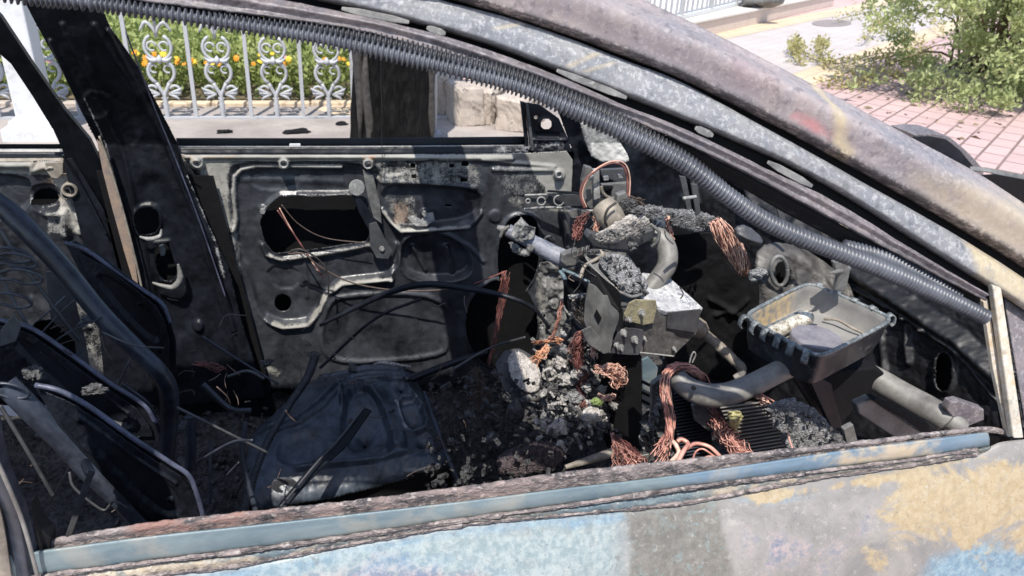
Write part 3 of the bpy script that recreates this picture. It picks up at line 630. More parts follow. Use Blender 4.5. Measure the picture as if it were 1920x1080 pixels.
# bush, upper right
bc = np.array((7.6, 7.3, 0.)); bu = root('bush', bc, 'large sprawling green bush spreading over the pink paving at upper right', 'bush')
cs = []; stems = MB(); lvv = []
def cl_px(px, py, dist):            # point on the line of sight at camera distance
    d = rays([(px, py)])[0]; d /= np.linalg.norm(d); return CAM+d*dist
spx = []
for i in range(170):
    t = rng.uniform(0, 1); px = rng.uniform(1700, 2150); py = rng.uniform(-220, 175)
    if (px < 1760 and py > 60) or (px < 1830 and rng.uniform() < .45): continue
    spx.append((px, py))
for px, py in spx+[(1650, 10), (1670, 40), (1660, -20), (1690, 70), (1700, 110), (1725, 150), (1750, 165), (1820, 180), (1880, 185), (1690, -10), (1640, -30), (1735, 120), (1780, 150), (1620, 140), (1600, 160), (1650, 150)]:
    g = G(px, py+20, .03) if py > -60 else G(px, 60, .05); dmin = np.linalg.norm(g-CAM); dist = dmin-rng.uniform(.15, 1.0) if py < 120 else dmin-rng.uniform(.05, .35)
    c = cl_px(px, py, min(dist, rng.uniform(8.2, 10.5)) if py < 120 else dist)
    if c[2] < .05: c[2] = .08
    rad = rng.uniform(.10, .27); k = rng.integers(170, 280)
    if px < 1670 and py > 100: rad = .07; k = 25
    q = rng.normal(size=(k, 3)); q /= np.linalg.norm(q, axis=1)[:, None]; q *= rng.uniform(.35, 1.1, (k, 1))*rad*[1.2, 1.1, .8]; cs.append(c+q); b0 = rng.uniform(0, 1); lvv += list(np.clip(b0*.6+.25+rng.normal(0, .2, k), 0, 1))
    if rng.uniform() < .35: stems.tube([bc+[rng.normal(0, .2), rng.normal(0, .2), 0], (bc+c)/2+[0, 0, .25], c], [.018, .011, .004], 5, 8)
cs = np.concatenate(cs); cs[:, 2] = np.maximum(cs[:, 2], .03); leaves('foliage', cs, .055, M['bush'], parent=bu, lv=np.array(lvv)); stems.build('branches', M['stem'], bu)
sh = MB(); cs = []
for a, pts in enumerate(([(1760, 120), (1690, 125), (1610, 155), (1540, 160)], [(1770, 60), (1700, 15), (1640, 20), (1570, 36)], [(1760, 110), (1660, 118), (1560, 120), (1490, 95)], [(1550, 125), (1535, 110), (1540, 78)], [(1740, 90), (1650, 60), (1620, 75)], [(1760, 150), (1660, 165), (1580, 160)], [(1500, 118), (1488, 100), (1486, 90)], [(1740, 100), (1640, 130), (1560, 150)])):
    P = []
    for i, (px, py) in enumerate(pts):
        P.append(G(px, py, .10 if a in (1, 4) else .05)+[0, 0, .12*(i == 1)])
    pth = cr(P, 24); sh.tube(pth, .006, 5)
    for p in pth: cs.append(p+rng.normal(0, .045, (14, 3)))
sh.build('trailing_shoot', M['stem'], bu); cs = np.concatenate(cs); cs[:, 2] = np.abs(cs[:, 2])+.01; leaves('yellowing_leaves', cs, .05, M['bushy'], parent=bu)
cs = [G(rng.uniform(1560, 1910), rng.uniform(172, 260), .016) for _ in range(46)]
o = leaves('fallen_leaves', cs, .07, M['stem'], rng.uniform(-.1, .2, 46)); tag(o, 'scattered dry leaves fallen on the pink brick paving', 'leaves', kind='stuff')
# =================================================================== THE BURNT CAR
car = root('burnt_car', (-.2, .7, 0), 'burnt out car shell seen through its open side window, scorched blue and ochre door nearest', 'car')
PL = ((0, 0, .93), (0, -1, .42))
# ---- near windscreen pillar, its flange and the frame ridge
OT = [(900, -150), (1080, -65), (1215, 0), (1340, 60), (1500, 143), (1600, 195), (1700, 250), (1830, 320), (1920, 378), (2050, 470)]
GT = [(520, -90), (720, -45), (873, 0), (973, 30), (1073, 63), (1173, 100), (1280, 143), (1413, 207), (1547, 277), (1613, 313), (1700, 362), (1800, 420), (1920, 493), (2050, 580)]
GB = [(480, -80), (690, -38), (850, 5), (960, 34), (1073, 73), (1173, 112), (1280, 154), (1413, 226), (1547, 300), (1613, 338), (1680, 375), (1800, 444), (1920, 520), (2050, 610)]
FB = [(200, -120), (430, -48), (640, 3), (767, 33), (907, 73), (1040, 123), (1173, 173), (1280, 216), (1447, 287), (1580, 356), (1713, 440), (1813, 503), (1857, 530), (1913, 566), (2050, 660)]
RT = [(150, -90), (400, -28), (640, 23), (773, 53), (907, 92), (1040, 141), (1173, 199), (1280, 241), (1447, 322), (1563, 378), (1713, 470), (1780, 510), (1842, 546)]
RB = [(-60, -50), (100, -22), (300, 8), (450, 26), (640, 52), (773, 85), (907, 128), (1040, 174), (1173, 222), (1280, 268), (1400, 325), (1487, 372), (1613, 440), (1747, 512), (1843, 562)]
DB = [(-60, -20), (100, 0), (300, 22), (450, 40), (640, 68), (773, 103), (907, 146), (1040, 190), (1173, 240), (1280, 290), (1400, 350), (1487, 400), (1613, 465), (1747, 532), (1840, 580)]
pil = sheet('windscreen_pillar', [OT, [tuple(np.array(a)*.5+np.array(b_)*.5) for a, b_ in zip(cr(OT, 30), cr(GT, 30))], GT, [(x, y+3) for x, y in GT]], PL, [-.004, .030, .012, -.012], M['outer'], car, 320, [10, 12, 3],
            attrs={'ochre': [('line', [(1535, 160), (1545, 220), (1560, 270), (1580, 290)], 17, .95), ([(1690, 330), (1960, 380), (1960, 520), (1800, 440)], 60, .5)], 'pink': [('line', [(1478, 222), (1500, 232), (1540, 260)], 15, 1.2), ([(1350, 90), (1450, 130), (1420, 180), (1330, 130)], 60, .25)],
                   'edge': [('line', GT, 13, .85)]}, wob=(.0006, 60))
sheet('pillar_flange', [GB, [tuple(np.array(a)*.5+np.array(b_)*.5) for a, b_ in zip(cr(GB, 30), cr(FB, 30))], FB, [(x-2, y+4) for x, y in FB]], PL, [-.002, .004, .002, -.009], M['flange'], pil, 320, [6, 6, 2],
      attrs={'ochre': [([(1800, 430), (1960, 530), (1960, 600), (1835, 520)], 20, .8), ('line', [(930, 55), (985, 42)], 6, .5), ('line', [(1065, 125), (1120, 100)], 7, .6), ('line', [(1095, 135), (1150, 118)], 5, .5)], 'edge': [('line', GB, 6, .5), ('line', FB, 8, .6)]}, wob=(.0005, 40))
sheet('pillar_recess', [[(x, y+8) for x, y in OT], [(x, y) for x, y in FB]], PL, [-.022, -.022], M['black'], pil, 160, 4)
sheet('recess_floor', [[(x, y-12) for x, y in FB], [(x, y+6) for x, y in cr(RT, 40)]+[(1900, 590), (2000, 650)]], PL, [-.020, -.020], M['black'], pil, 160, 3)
for a, wdt in (((640, 16), (768, 42)), ((800, 52), (836, 64)), ((1044, 132), (1176, 184)), ((1304, 240), (1338, 255)), ((1440, 304), (1524, 350))):
    a_, b2 = np.array(a, float), np.array(wdt, float); d = (b2-a_)/np.linalg.norm(b2-a_); nn = np.array((-d[1], d[0]))
    prism('clip_strip', [tuple(p) for p in rnd([a_-nn*7, b2-nn*7, b2+nn*7, a_+nn*7], 1)], ((0, -.001, .93), (0, -1, .42)), .003, M['steel'], pil)
dfr = sheet('frame_ridge', [RT, [tuple(np.array(a)*.6+np.array(b_)*.4) for a, b_ in zip(cr(RT, 30), cr(RB, 30))], [tuple(np.array(a)*.35+np.array(b_)*.65) for a, b_ in zip(cr(RT, 30), cr(RB, 30))], RB], PL, [.002, .010, .003, .006], M['ridge'], pil, 320, [5, 4, 4], attrs={'edge': [('line', RB, 7, .7)]}, wob=(.0012, 26))
sheet('seal_channel', [RB, DB], PL, [-.004, -.016], M['black'], pil, 240, 4, wob=(.001, 20))

# ---- unseen roof, opening made up to steer the sun, far rail and far pillar (above and beyond the view, they shade the cabin)
rf = root  # helper alias unused
mb = MB()
for x0, x1, y0, y1 in ((-1.9, -1.75, .2, 1.2), (-1.75, .12, .2, .70), (-1.75, .12, 1.14, 1.2), (.12, .26, .2, 1.2)):
    mb.box(((x0+x1)/2, (y0+y1)/2, 1.485), (x1-x0)/2-.001, (y1-y0)/2-.001, .012)
bevel(mb.build('roof', M['outer'], car, False), .003)
mb = MB(); mb.tube([(-1.9, 1.2, 1.46), (-.6, 1.2, 1.47), (.2, 1.19, 1.45), (.75, 1.29, 1.24), (1.18, 1.38, .98)], [.03, .03, .03, .032, .035], 12, 60); mb.build('far_pillar', M['soot'], car)
# ---- near door
L0 = [(-200, 1040), (40, 1024), (117, 1012), (290, 983), (450, 965), (633, 946), (840, 920), (1053, 890), (1273, 866), (1563, 836), (1760, 812), (1850, 803), (1900, 812)]
L1 = [(-200, 1062), (40, 1038), (100, 1030), (300, 1004), (450, 988), (640, 967), (873, 940), (1053, 917), (1280, 890), (1563, 848), (1700, 830), (1827, 814), (1850, 812)]
L2 = [(-200, 1110), (40, 1082), (100, 1072), (300, 1046), (450, 1028), (640, 1003), (873, 969), (1053, 944), (1280, 911), (1563, 875), (1700, 858), (1827, 838), (1850, 834)]
L3 = [(-200, 1150), (100, 1108), (300, 1078), (450, 1060), (640, 1024), (873, 984), (1053, 967), (1273, 945), (1440, 915), (1563, 893), (1700, 874), (1827, 852), (1855, 838)]
door = root  # placeholder replaced below
ax = np.linspace(0, 1, 240)
E3 = cr(L3[:-1]+[(1860, 836), (1900, 826), (2060, 816)], 300); top3 = onY(E3, -.006)
prof = [(0, 0), (-.004, -.004), (-.012, -.018), (-.030, -.055), (-.046, -.10), (-.058, -.15), (-.066, -.22), (-.070, -.32), (-.062, -.45), (-.045, -.56), (-.03, -.66)]
pr = cr([(a, b_, 0) for a, b_ in prof], 120)[:, :2]
V = np.concatenate([top3+np.array([0, a, b_]) for a, b_ in pr]); n_ = 300
Pq = V-CAM; dz = Pq@fwd; QX = 960+FOC*(Pq@rgt)/dz; QY = 540-FOC*(Pq@upv)/dz; Q = np.stack([QX, QY], 1)
V[:, 1] -= .0010*fbm(V, 14, 3, 5)
idx = np.arange(len(V)).reshape(len(pr), n_); F = flipto(V, np.stack([idx[:-1, :-1].ravel(), idx[1:, :-1].ravel(), idx[1:, 1:].ravel(), idx[:-1, 1:].ravel()], 1))
def soft(poly, s, v=1): return v*sm(.5-sdp(Q, poly)/s)
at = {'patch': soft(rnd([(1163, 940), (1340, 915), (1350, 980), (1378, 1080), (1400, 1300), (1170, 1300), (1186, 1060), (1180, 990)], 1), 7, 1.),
      'pale': soft([(560, 1000), (1165, 960), (1185, 1300), (-200, 1400), (-200, 1150)], 90, .9),
      'blue': np.maximum.reduce([soft([(1280, 890), (1340, 930), (1160, 985), (860, 1010), (400, 1080), (400, 1060), (870, 975)], 40, .75), soft([(1740, 1040), (1870, 1010), (2000, 1080), (2000, 1300), (1600, 1300)], 60, .9), soft([(1330, 935), (1480, 905), (1590, 930), (1430, 960)], 60, .55), soft([(480, 1030), (850, 1020), (1000, 1080), (600, 1100), (300, 1200)], 80, .5), soft([(380, 1050), (700, 1030), (560, 1090), (300, 1110)], 40, .7)]),
      'ochre': np.maximum.reduce([soft([(1740, 880), (1990, 840), (2000, 1030), (1820, 1030), (1620, 1060), (1640, 960)], 120, .95), soft([(1360, 925), (1560, 900), (1830, 850), (1900, 850), (1700, 900), (1450, 945)], 30, .8), soft([(-200, 1150), (300, 1085), (420, 1085), (100, 1140)], 50, .4), soft([(1050, 960), (1165, 950), (1180, 1080), (1100, 1080)], 60, .35)]),
      'lilac': np.maximum.reduce([soft([(100, 1090), (700, 1050), (900, 1070), (900, 1300), (-100, 1400)], 90, .9), soft([(1400, 990), (1640, 960), (1600, 1100), (1420, 1100)], 100, .4)]),
      'edge': .9*sm(1-seg_d(Q, [tuple(p) for p in E3[::12]])/18)*sm((1830-QX)/40)}
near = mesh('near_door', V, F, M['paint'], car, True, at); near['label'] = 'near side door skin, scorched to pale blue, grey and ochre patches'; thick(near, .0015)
sheet('belt_trim', [L1, [tuple(np.array(a)*.5+np.array(b_)*.5) for a, b_ in zip(cr(L1, 30), cr(L2, 30))], L2, [(x, y+6) for x, y in L2]], 0.0, [.003, .0052, .0050, -.005], M['belt'], near, 320, [5, 5, 2], N=(0, -1, .5),
      attrs={'blue': [([(1280, 860), (1850, 790), (1850, 850), (1280, 930)], 120, .5)], 'ochre': [([(1480, 840), (1760, 800), (1760, 880), (1480, 890)], 60, .8)], 'edge': [('line', L2, 8, 1.)]}, wob=(.0004, 30))
sheet('blistered_ledge', [[(x, y+3) for x, y in L2], [tuple(np.array(a)*.45+np.array(b_)*.55) for a, b_ in zip(cr(L2, 40), cr(L3, 40))], [(x, y+4) for x, y in L3]], -.004, [-.004, .005, .002], M['ledge'], near, 420, [5, 5], N=(0, -1, .6),
      attrs={'edge': [('line', [(x, y+8) for x, y in L2], 10, 1.3), ('line', L3, 8, .9)], 'ochre': [([(80, 1060), (620, 990), (640, 1030), (100, 1110)], 20, .9), ([(1330, 900), (1830, 820), (1830, 860), (1340, 935)], 20, .9)]}, wob=(.0022, 9))
for _n, _L, _o, _m in (('crust_line', L2, 3, 'lip'), ('crust_line', L3, -4, 'lip')):
    c1 = cr(_L[1:-1], 260); nz = fbm(np.c_[c1, 0*c1[:, 0]], 1/34, 4, 8 if _o > 0 else 21); up_ = c1+np.c_[0*nz, _o-.8-2*nz]; lo_ = c1+np.c_[0*nz, _o+1.2+3.2*np.clip(nz+.2, -.3, 2)]
    sheet(_n, [[tuple(v) for v in up_], [tuple(v) for v in (up_+lo_)/2], [tuple(v) for v in lo_]], -.004, [.0025, .0075, .002], M[_m], near, 420, [3, 3], N=(0, -1, .5), wob=(.0012, 7))
sheet('charred_lip', [[(x, y+8) for x, y in L0], L0, [(x, y+3) for x, y in L0], [tuple(np.array(a)*.5+np.array(b_)*.5) for a, b_ in zip(cr(L0, 40), cr(L1, 40))], [(x, y+2) for x, y in L1]], .012, [-.03, 0, .003, .001, .004], M['lip'], near, 420, [2, 2, 4, 4], N=(0, -.4, 1),
      attrs={'rust': [([(240, 960), (560, 940), (560, 1000), (240, 1010)], 30, 1.), ([(560, 930), (900, 900), (1100, 890), (900, 950), (560, 990)], 60, .35)]}, wob=(.0016, 13))
V0 = onY(cr(L0, 80), .012); mbx = MB(); nn = len(V0); mbx.add(np.vstack([V0-[0, 0, .004], V0+[0, .045, -.65]]), [(i, i+nn, i+nn+1, i+1) for i in range(nn-1)]); mbx.build('inner_lining', M['black'], near)
prism('quarter_post', [(1862, 535), (1878, 540), (1896, 660), (1920, 822), (1901, 822), (1883, 690)], ((0, -.004, .93), (0, -1, .42)), .012, M['post'], near, .002)
prism('inner_channel', [(1844, 566), (1852, 560), (1872, 680), (1901, 818), (1890, 820), (1862, 690)], ((0, .012, .93), (0, -1, .42)), .008, M['post'], near, .001)
prism('channel_gap', [(1850, 560), (1870, 560), (1910, 820), (1880, 820)], ((0, .03, .93), (0, -1, .42)), .004, M['black'], near, 0)
sheet('sail_panel', [[(1884, 560), (1930, 590), (2080, 680)], [(1928, 822), (1975, 822), (2080, 815)]], ((0, .02, .93), (0, -1, .42)), [0, 0], M['ridge'], near, 40, 8)
# centre post at the left edge and rear door beside it
bp = sheet('centre_post', [[(-230, 740), (-120, 850), (-20, 940), (20, 1090)], [(-20, 740), (5, 850), (40, 950), (62, 1090)], [(-10, 740), (14, 862), (52, 960), (78, 1090)]], .0, [.0, .012, -.004], M['tubeblue'], car, 60, 6, N=(0, -1, .2))
sheet('upper_post', [[(-330, -260), (-310, 100), (-280, 400), (-230, 745)], [(-130, -260), (-100, 100), (-70, 450), (-12, 745)]], PL, [0, 0], M['soot'], bp, 40, 6)
bp['label'] = 'near side centre post, black with a painted highlight along its edge'
tube('worn_edge', [(-20, 835, -.012), (6, 890, -.012), (34, 955, -.012), (52, 1010, -.013), (72, 1085, -.014)], .0022, M['galv'] if 'galv' in M else M['pipe'], bp, 8)  # pale tube imitating a highlight along the post edge
prism('seal_strip', [(58, 945), (70, 985), (95, 1010), (94, 1035), (75, 1062)], .004, .02, M['black'], bp, .001)
xs_ = np.linspace(-1.55, -.405, 40); V = np.array([(x, a-.006, .905+b_) for a, b_ in pr[::4] for x in xs_]); k_ = len(xs_); r__ = len(pr[::4]); ix = np.arange(len(V)).reshape(r__, k_)
rdn = mesh('near_rear_door', V, flipto(V, np.stack([ix[:-1, :-1].ravel(), ix[1:, :-1].ravel(), ix[1:, 1:].ravel(), ix[:-1, 1:].ravel()], 1)), M['beige'], car); thick(rdn, .002)
mb = MB(); mb.tube([(-1.55, .0, .905), (-1.75, .06, 1.15), (-1.9, .2, 1.46)], [.05, .05, .04], 12, 20); mb.tube([(-1.9, .2, 1.46), (-.9, .2, 1.475), (-.42, .205, 1.47)], [.035, .035, .03], 12, 30); mb.build('roof_rail', M['outer'], car)
mb = MB(); mb.box((-1.95, .70, .55), .38, .70, .36); bevel(mb.build('rear_body', M['outer'], car, False), .05, 4)
sheet('rear_door_edge', [[(-120, 840), (-40, 880), (0, 960), (22, 1090)], [(-300, 880), (-200, 900), (-160, 960), (-120, 1090)]], -.01, [0, 0], M['beige'], rdn, 30, 4)

# ---- corrugated conduit under the pillar
hp = [(-60, -20, .20), (60, -3, .205), (180, 8, .205), (433, 45, .20), (640, 80, .19), (840, 128, .175), (973, 164, .165), (1067, 203, .155), (1173, 251, .145), (1280, 306, .13), (1357, 362, .12), (1430, 412, .11), (1513, 450, .10), (1613, 488, .09), (1713, 530, .08), (1790, 566, .07), (1850, 596, .06)]
hz = tube('corrugated_hose', hp, [.0082, .0088, .0095, .0102, .0110, .0116, .0122, .0125, .0110], M['hose'], car, 18, ribs=(.0056, .0046))
tube('split_sleeve', [(x, y-16 if 500 < x < 1200 else y-12, Y+.012) for x, y, Y in hp[2:11]], [.005, .009, .012, .012, .007], M['hose2'], hz, 14, ribs=(.0056, .0046))
tube('split_sleeve', [(1580, 462, .11), (1650, 482, .105), (1730, 520, .095), (1800, 560, .08)], [.010, .014, .013, .009], M['hose'], hz, 14, ribs=(.0056, .0042))

# ---- far side: front door inner panel
FD = 1.36
fd = None
P1 = rnd([(428, 318), (452, 305), (700, 306), (716, 330), (712, 345), (722, 400), (745, 432), (758, 445), (740, 520), (640, 528), (612, 560), (590, 605), (512, 608), (486, 590), (470, 520), (436, 470)], 2)
H1 = rc([(524, 370), (660, 366), (672, 395), (694, 432), (690, 454), (600, 468), (514, 478), (496, 456), (486, 418), (502, 388)], 6)
H2 = rnd([(714, 346), (800, 347), (896, 356), (904, 384), (886, 412), (800, 424), (748, 428), (722, 404)], 2)
H3 = rnd([(752, 452), (800, 438), (850, 446), (886, 482), (882, 522), (800, 530), (752, 512)], 2)
H4 = rnd([(612, 572), (640, 552), (838, 548), (842, 640), (828, 668), (640, 682), (598, 655)], 2)
H5 = rnd([(944, 420), (962, 402), (1002, 400), (1012, 440), (1006, 520), (960, 566), (936, 540), (930, 470)], 2)
H6 = ell(940, 606, 68, 84, 28)
dpoly = [(338, 289), (700, 289), (985, 287), (1062, 283), (1074, 300), (1070, 400), (1062, 560), (1046, 700), (900, 720), (480, 730), (462, 640), (430, 500), (395, 420), (352, 330)]
sq = lambda x, y, a, b_: [(x-a, y-b_), (x+a, y-b_), (x+a, y+b_), (x-a, y+b_)]
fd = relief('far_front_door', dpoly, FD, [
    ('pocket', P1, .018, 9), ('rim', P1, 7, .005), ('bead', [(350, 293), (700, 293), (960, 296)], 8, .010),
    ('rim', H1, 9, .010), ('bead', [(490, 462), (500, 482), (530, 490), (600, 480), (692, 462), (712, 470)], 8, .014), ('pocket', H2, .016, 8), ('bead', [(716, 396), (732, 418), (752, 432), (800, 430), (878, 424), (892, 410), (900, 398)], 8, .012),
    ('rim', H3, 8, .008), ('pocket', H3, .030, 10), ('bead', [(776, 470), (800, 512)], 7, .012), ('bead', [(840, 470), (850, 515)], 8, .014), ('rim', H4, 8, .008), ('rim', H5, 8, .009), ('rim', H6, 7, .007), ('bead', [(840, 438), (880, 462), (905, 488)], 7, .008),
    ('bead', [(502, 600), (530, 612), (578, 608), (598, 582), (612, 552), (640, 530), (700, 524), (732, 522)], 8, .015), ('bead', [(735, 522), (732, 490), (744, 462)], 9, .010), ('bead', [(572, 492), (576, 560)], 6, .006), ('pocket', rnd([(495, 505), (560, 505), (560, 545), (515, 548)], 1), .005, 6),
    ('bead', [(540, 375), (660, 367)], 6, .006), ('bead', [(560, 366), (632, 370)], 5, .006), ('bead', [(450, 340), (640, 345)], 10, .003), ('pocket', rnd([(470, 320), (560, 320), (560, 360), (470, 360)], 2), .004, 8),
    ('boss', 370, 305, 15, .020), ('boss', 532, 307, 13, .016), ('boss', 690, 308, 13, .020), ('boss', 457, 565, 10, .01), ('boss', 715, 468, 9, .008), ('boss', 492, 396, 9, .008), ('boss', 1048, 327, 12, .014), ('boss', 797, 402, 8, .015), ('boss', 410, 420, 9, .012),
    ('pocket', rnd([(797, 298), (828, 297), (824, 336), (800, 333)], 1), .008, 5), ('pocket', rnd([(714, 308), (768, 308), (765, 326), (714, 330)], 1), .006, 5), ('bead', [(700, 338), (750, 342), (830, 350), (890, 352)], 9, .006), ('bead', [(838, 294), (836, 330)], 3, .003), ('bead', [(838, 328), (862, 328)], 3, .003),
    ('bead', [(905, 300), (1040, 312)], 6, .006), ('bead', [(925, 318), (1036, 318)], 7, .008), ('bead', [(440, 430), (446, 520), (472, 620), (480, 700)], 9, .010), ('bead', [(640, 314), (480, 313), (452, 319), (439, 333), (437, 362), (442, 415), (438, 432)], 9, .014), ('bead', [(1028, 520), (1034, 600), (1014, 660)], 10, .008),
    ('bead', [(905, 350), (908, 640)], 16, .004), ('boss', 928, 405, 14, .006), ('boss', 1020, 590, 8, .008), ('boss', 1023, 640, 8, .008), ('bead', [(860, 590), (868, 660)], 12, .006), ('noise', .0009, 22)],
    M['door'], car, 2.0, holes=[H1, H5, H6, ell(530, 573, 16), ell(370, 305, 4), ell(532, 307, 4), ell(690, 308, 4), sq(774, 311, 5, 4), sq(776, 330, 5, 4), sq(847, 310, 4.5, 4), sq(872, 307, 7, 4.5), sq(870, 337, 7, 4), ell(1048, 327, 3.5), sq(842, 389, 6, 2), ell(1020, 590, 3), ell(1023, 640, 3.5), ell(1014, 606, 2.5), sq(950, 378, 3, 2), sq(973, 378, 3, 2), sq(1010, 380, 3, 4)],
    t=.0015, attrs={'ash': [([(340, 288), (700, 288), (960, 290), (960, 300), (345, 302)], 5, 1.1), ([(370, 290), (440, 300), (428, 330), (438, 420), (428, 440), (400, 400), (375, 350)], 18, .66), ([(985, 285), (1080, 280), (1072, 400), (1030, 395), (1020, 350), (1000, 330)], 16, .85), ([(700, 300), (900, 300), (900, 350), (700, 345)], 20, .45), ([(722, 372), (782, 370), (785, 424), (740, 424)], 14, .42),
                            ('line', [(720, 400), (735, 420), (752, 431), (800, 430), (878, 424)], 8, .8), ('line', [(500, 480), (530, 489), (600, 480), (692, 462)], 8, .55), ('line', [(512, 606), (535, 612), (578, 608), (598, 582), (612, 552), (640, 532), (732, 522)], 9, .75), ('line', [(640, 314), (480, 313), (452, 319), (439, 333), (437, 362), (442, 415), (438, 432)], 10, .7), ([(900, 300), (1040, 300), (1040, 400), (960, 400)], 40, .38), ([(1000, 500), (1045, 500), (1040, 660), (1008, 650)], 20, .5), ('line', [(440, 440), (450, 560), (486, 680), (520, 700)], 16, .55)],  # bead lines and the top lip above: sunlit edges painted as pale ash
                    'rust': [('line', [(345, 294), (440, 294)], 6, .35), ('line', [(685, 296), (700, 296)], 9, .9), ([(740, 384), (766, 384), (766, 420), (740, 420)], 10, .4)]})
for nm, x, y, r_ in (('boss', 370, 305, 13), ('boss', 532, 307, 11), ('boss', 690, 308, 12), ('boss', 1048, 327, 10)):
    c = W(x, y, FD-.018); mb = MB(); th = np.linspace(0, 2*np.pi, 20)[:-1]; rr = r_/1450*2.2
    mb.tube([c+[0, -.004, 0], c+[0, .016, 0]], rr*.62, 16, cap=False); o = mb.build(nm, M['bright'], fd); thick(o, .004, 0)
prism('bracket_disc', [tuple(p) for p in ell(669, 352, 15, 15, 18)], FD-.016, .004, M['bright'], fd, .001)
prism('bracket', [(680, 318), (700, 330), (712, 380), (716, 420), (700, 408), (688, 362)], FD-.012, .003, M['steel'], fd, .001)
prism('regulator_arm', [(664, 368), (676, 372), (700, 404), (722, 456), (726, 478), (710, 470), (696, 440), (672, 396)], FD-.010, .004, M['soot'], fd, .001)
prism('regulator_plate', [(692, 420), (706, 416), (724, 452), (736, 470), (728, 486), (706, 484), (694, 462)], FD-.014, .003, M['inner'], fd, .001)
for x, y in ((797, 402), (716, 467), (492, 397)):
    c = W(x, y, FD-.02); mb = MB(); mb.tube([c, c+[0, .012, 0]], [.0075, .0075], 6); mb.build('bolt', M['bright'], fd, False)
o = prism('torn_flap', [(764, 408), (775, 404), (790, 412), (800, 400), (812, 398), (815, 412), (800, 424), (780, 424)], lin(790, 410, FD-.012, .0002, -.0004), .002, M['bright'], fd, 0)
prism('door_outer_skin', [(320, 280), (1085, 278), (1075, 740), (440, 760)], 1.455, .003, M['black'], fd, 0)
sheet('window_sill', [[(330, 259), (660, 259), (985, 256)], [(332, 275), (660, 274), (985, 272)]], 1.44, [0, .004], M['soot'], fd, 80, 4)
sheet('sill_edge', [[(332, 273), (660, 273), (985, 271)], [(334, 277), (660, 276), (985, 274)]], 1.425, [.002, .004], M['bright'], fd, 80, 2, wob=(.001, 9))
sheet('inner_sill', [[(334, 276), (660, 276), (1000, 274)], [(338, 289), (700, 289), (985, 288)]], 1.39, [0, .008], M['soot'], fd, 120, 4, attrs={'ash': [([(920, 272), (1000, 272), (1000, 290), (920, 290)], 12, .5), ([(440, 277), (500, 277), (500, 281), (440, 281)], 4, .4)]}, wob=(.0014, 12))
prism('white_clip', [(543, 270), (563, 270), (564, 276), (542, 276)], 1.41, .006, M['column'], fd, .0008)
prism('window_channel', [(976, 190), (984, 192), (993, 282), (986, 283)], 1.40, .01, M['soot'], fd, .001)
prism('window_channel', [(986, 194), (991, 196), (1002, 282), (996, 283)], 1.39, .008, M['inner'], fd, .001)
relief('mirror_mount', [(984, 192), (1012, 196), (1048, 222), (1066, 262), (1072, 285), (994, 285)], 1.40, [('rim', ell(1023, 232, 11, 10), 5, .004), ('bead', [(1000, 262), (1060, 262)], 5, .006), ('pocket', [(1004, 248), (1048, 250), (1050, 260), (1006, 258)], .006, 4)], M['soot'], fd, 1.6,
       holes=[rnd(sq(1024, 232, 10, 10), 1), ell(1005, 220, 3.6)], attrs={'ash': [([(1000, 262), (1060, 262), (1060, 285), (1000, 285)], 10, .5)]})
prism('door_check_strap', [(968, 366), (1010, 363), (1100, 361), (1100, 372), (1040, 378), (1010, 380)], lin(970, 370, 1.33, -.0005), .002, M['soot'], fd, .001)
ds = prism('hinge_arm', [(983, 366), (1095, 364), (1140, 372), (1140, 388), (1090, 386), (984, 390)], lin(983, 370, 1.31, -.0008), .004, M['inner'], fd, .001)
for x, y, r_ in ((990, 377, 4), (1015, 377, 7.5), (1048, 376, 9.5)):
    th = np.linspace(0, 2*np.pi, 20); mb = MB(); mb.tube([W(x+r_*math.cos(a), y+r_*math.sin(a), 1.285-.0008*(x-983)) for a in th], .0022, 6); mb.build('hole_rim', M['bright'], ds)
tube('arm_edge', [(983, 392, 1.30), (1020, 389, 1.27), (1060, 390, 1.24), (1100, 395, 1.2), (1150, 393, 1.17)], .0035, M['bright'], ds, 6)
tube('arm_edge', [(985, 366, 1.30), (1040, 364, 1.25), (1060, 362, 1.22)], .003, M['bright'], ds, 6)
tube('long_lever', [(1028, 358, 1.26), (1090, 363, 1.18), (1150, 373, 1.1), (1158, 377, 1.09)], [.006, .006, .007, .005], M['soot'], ds, 8, flat=.5)
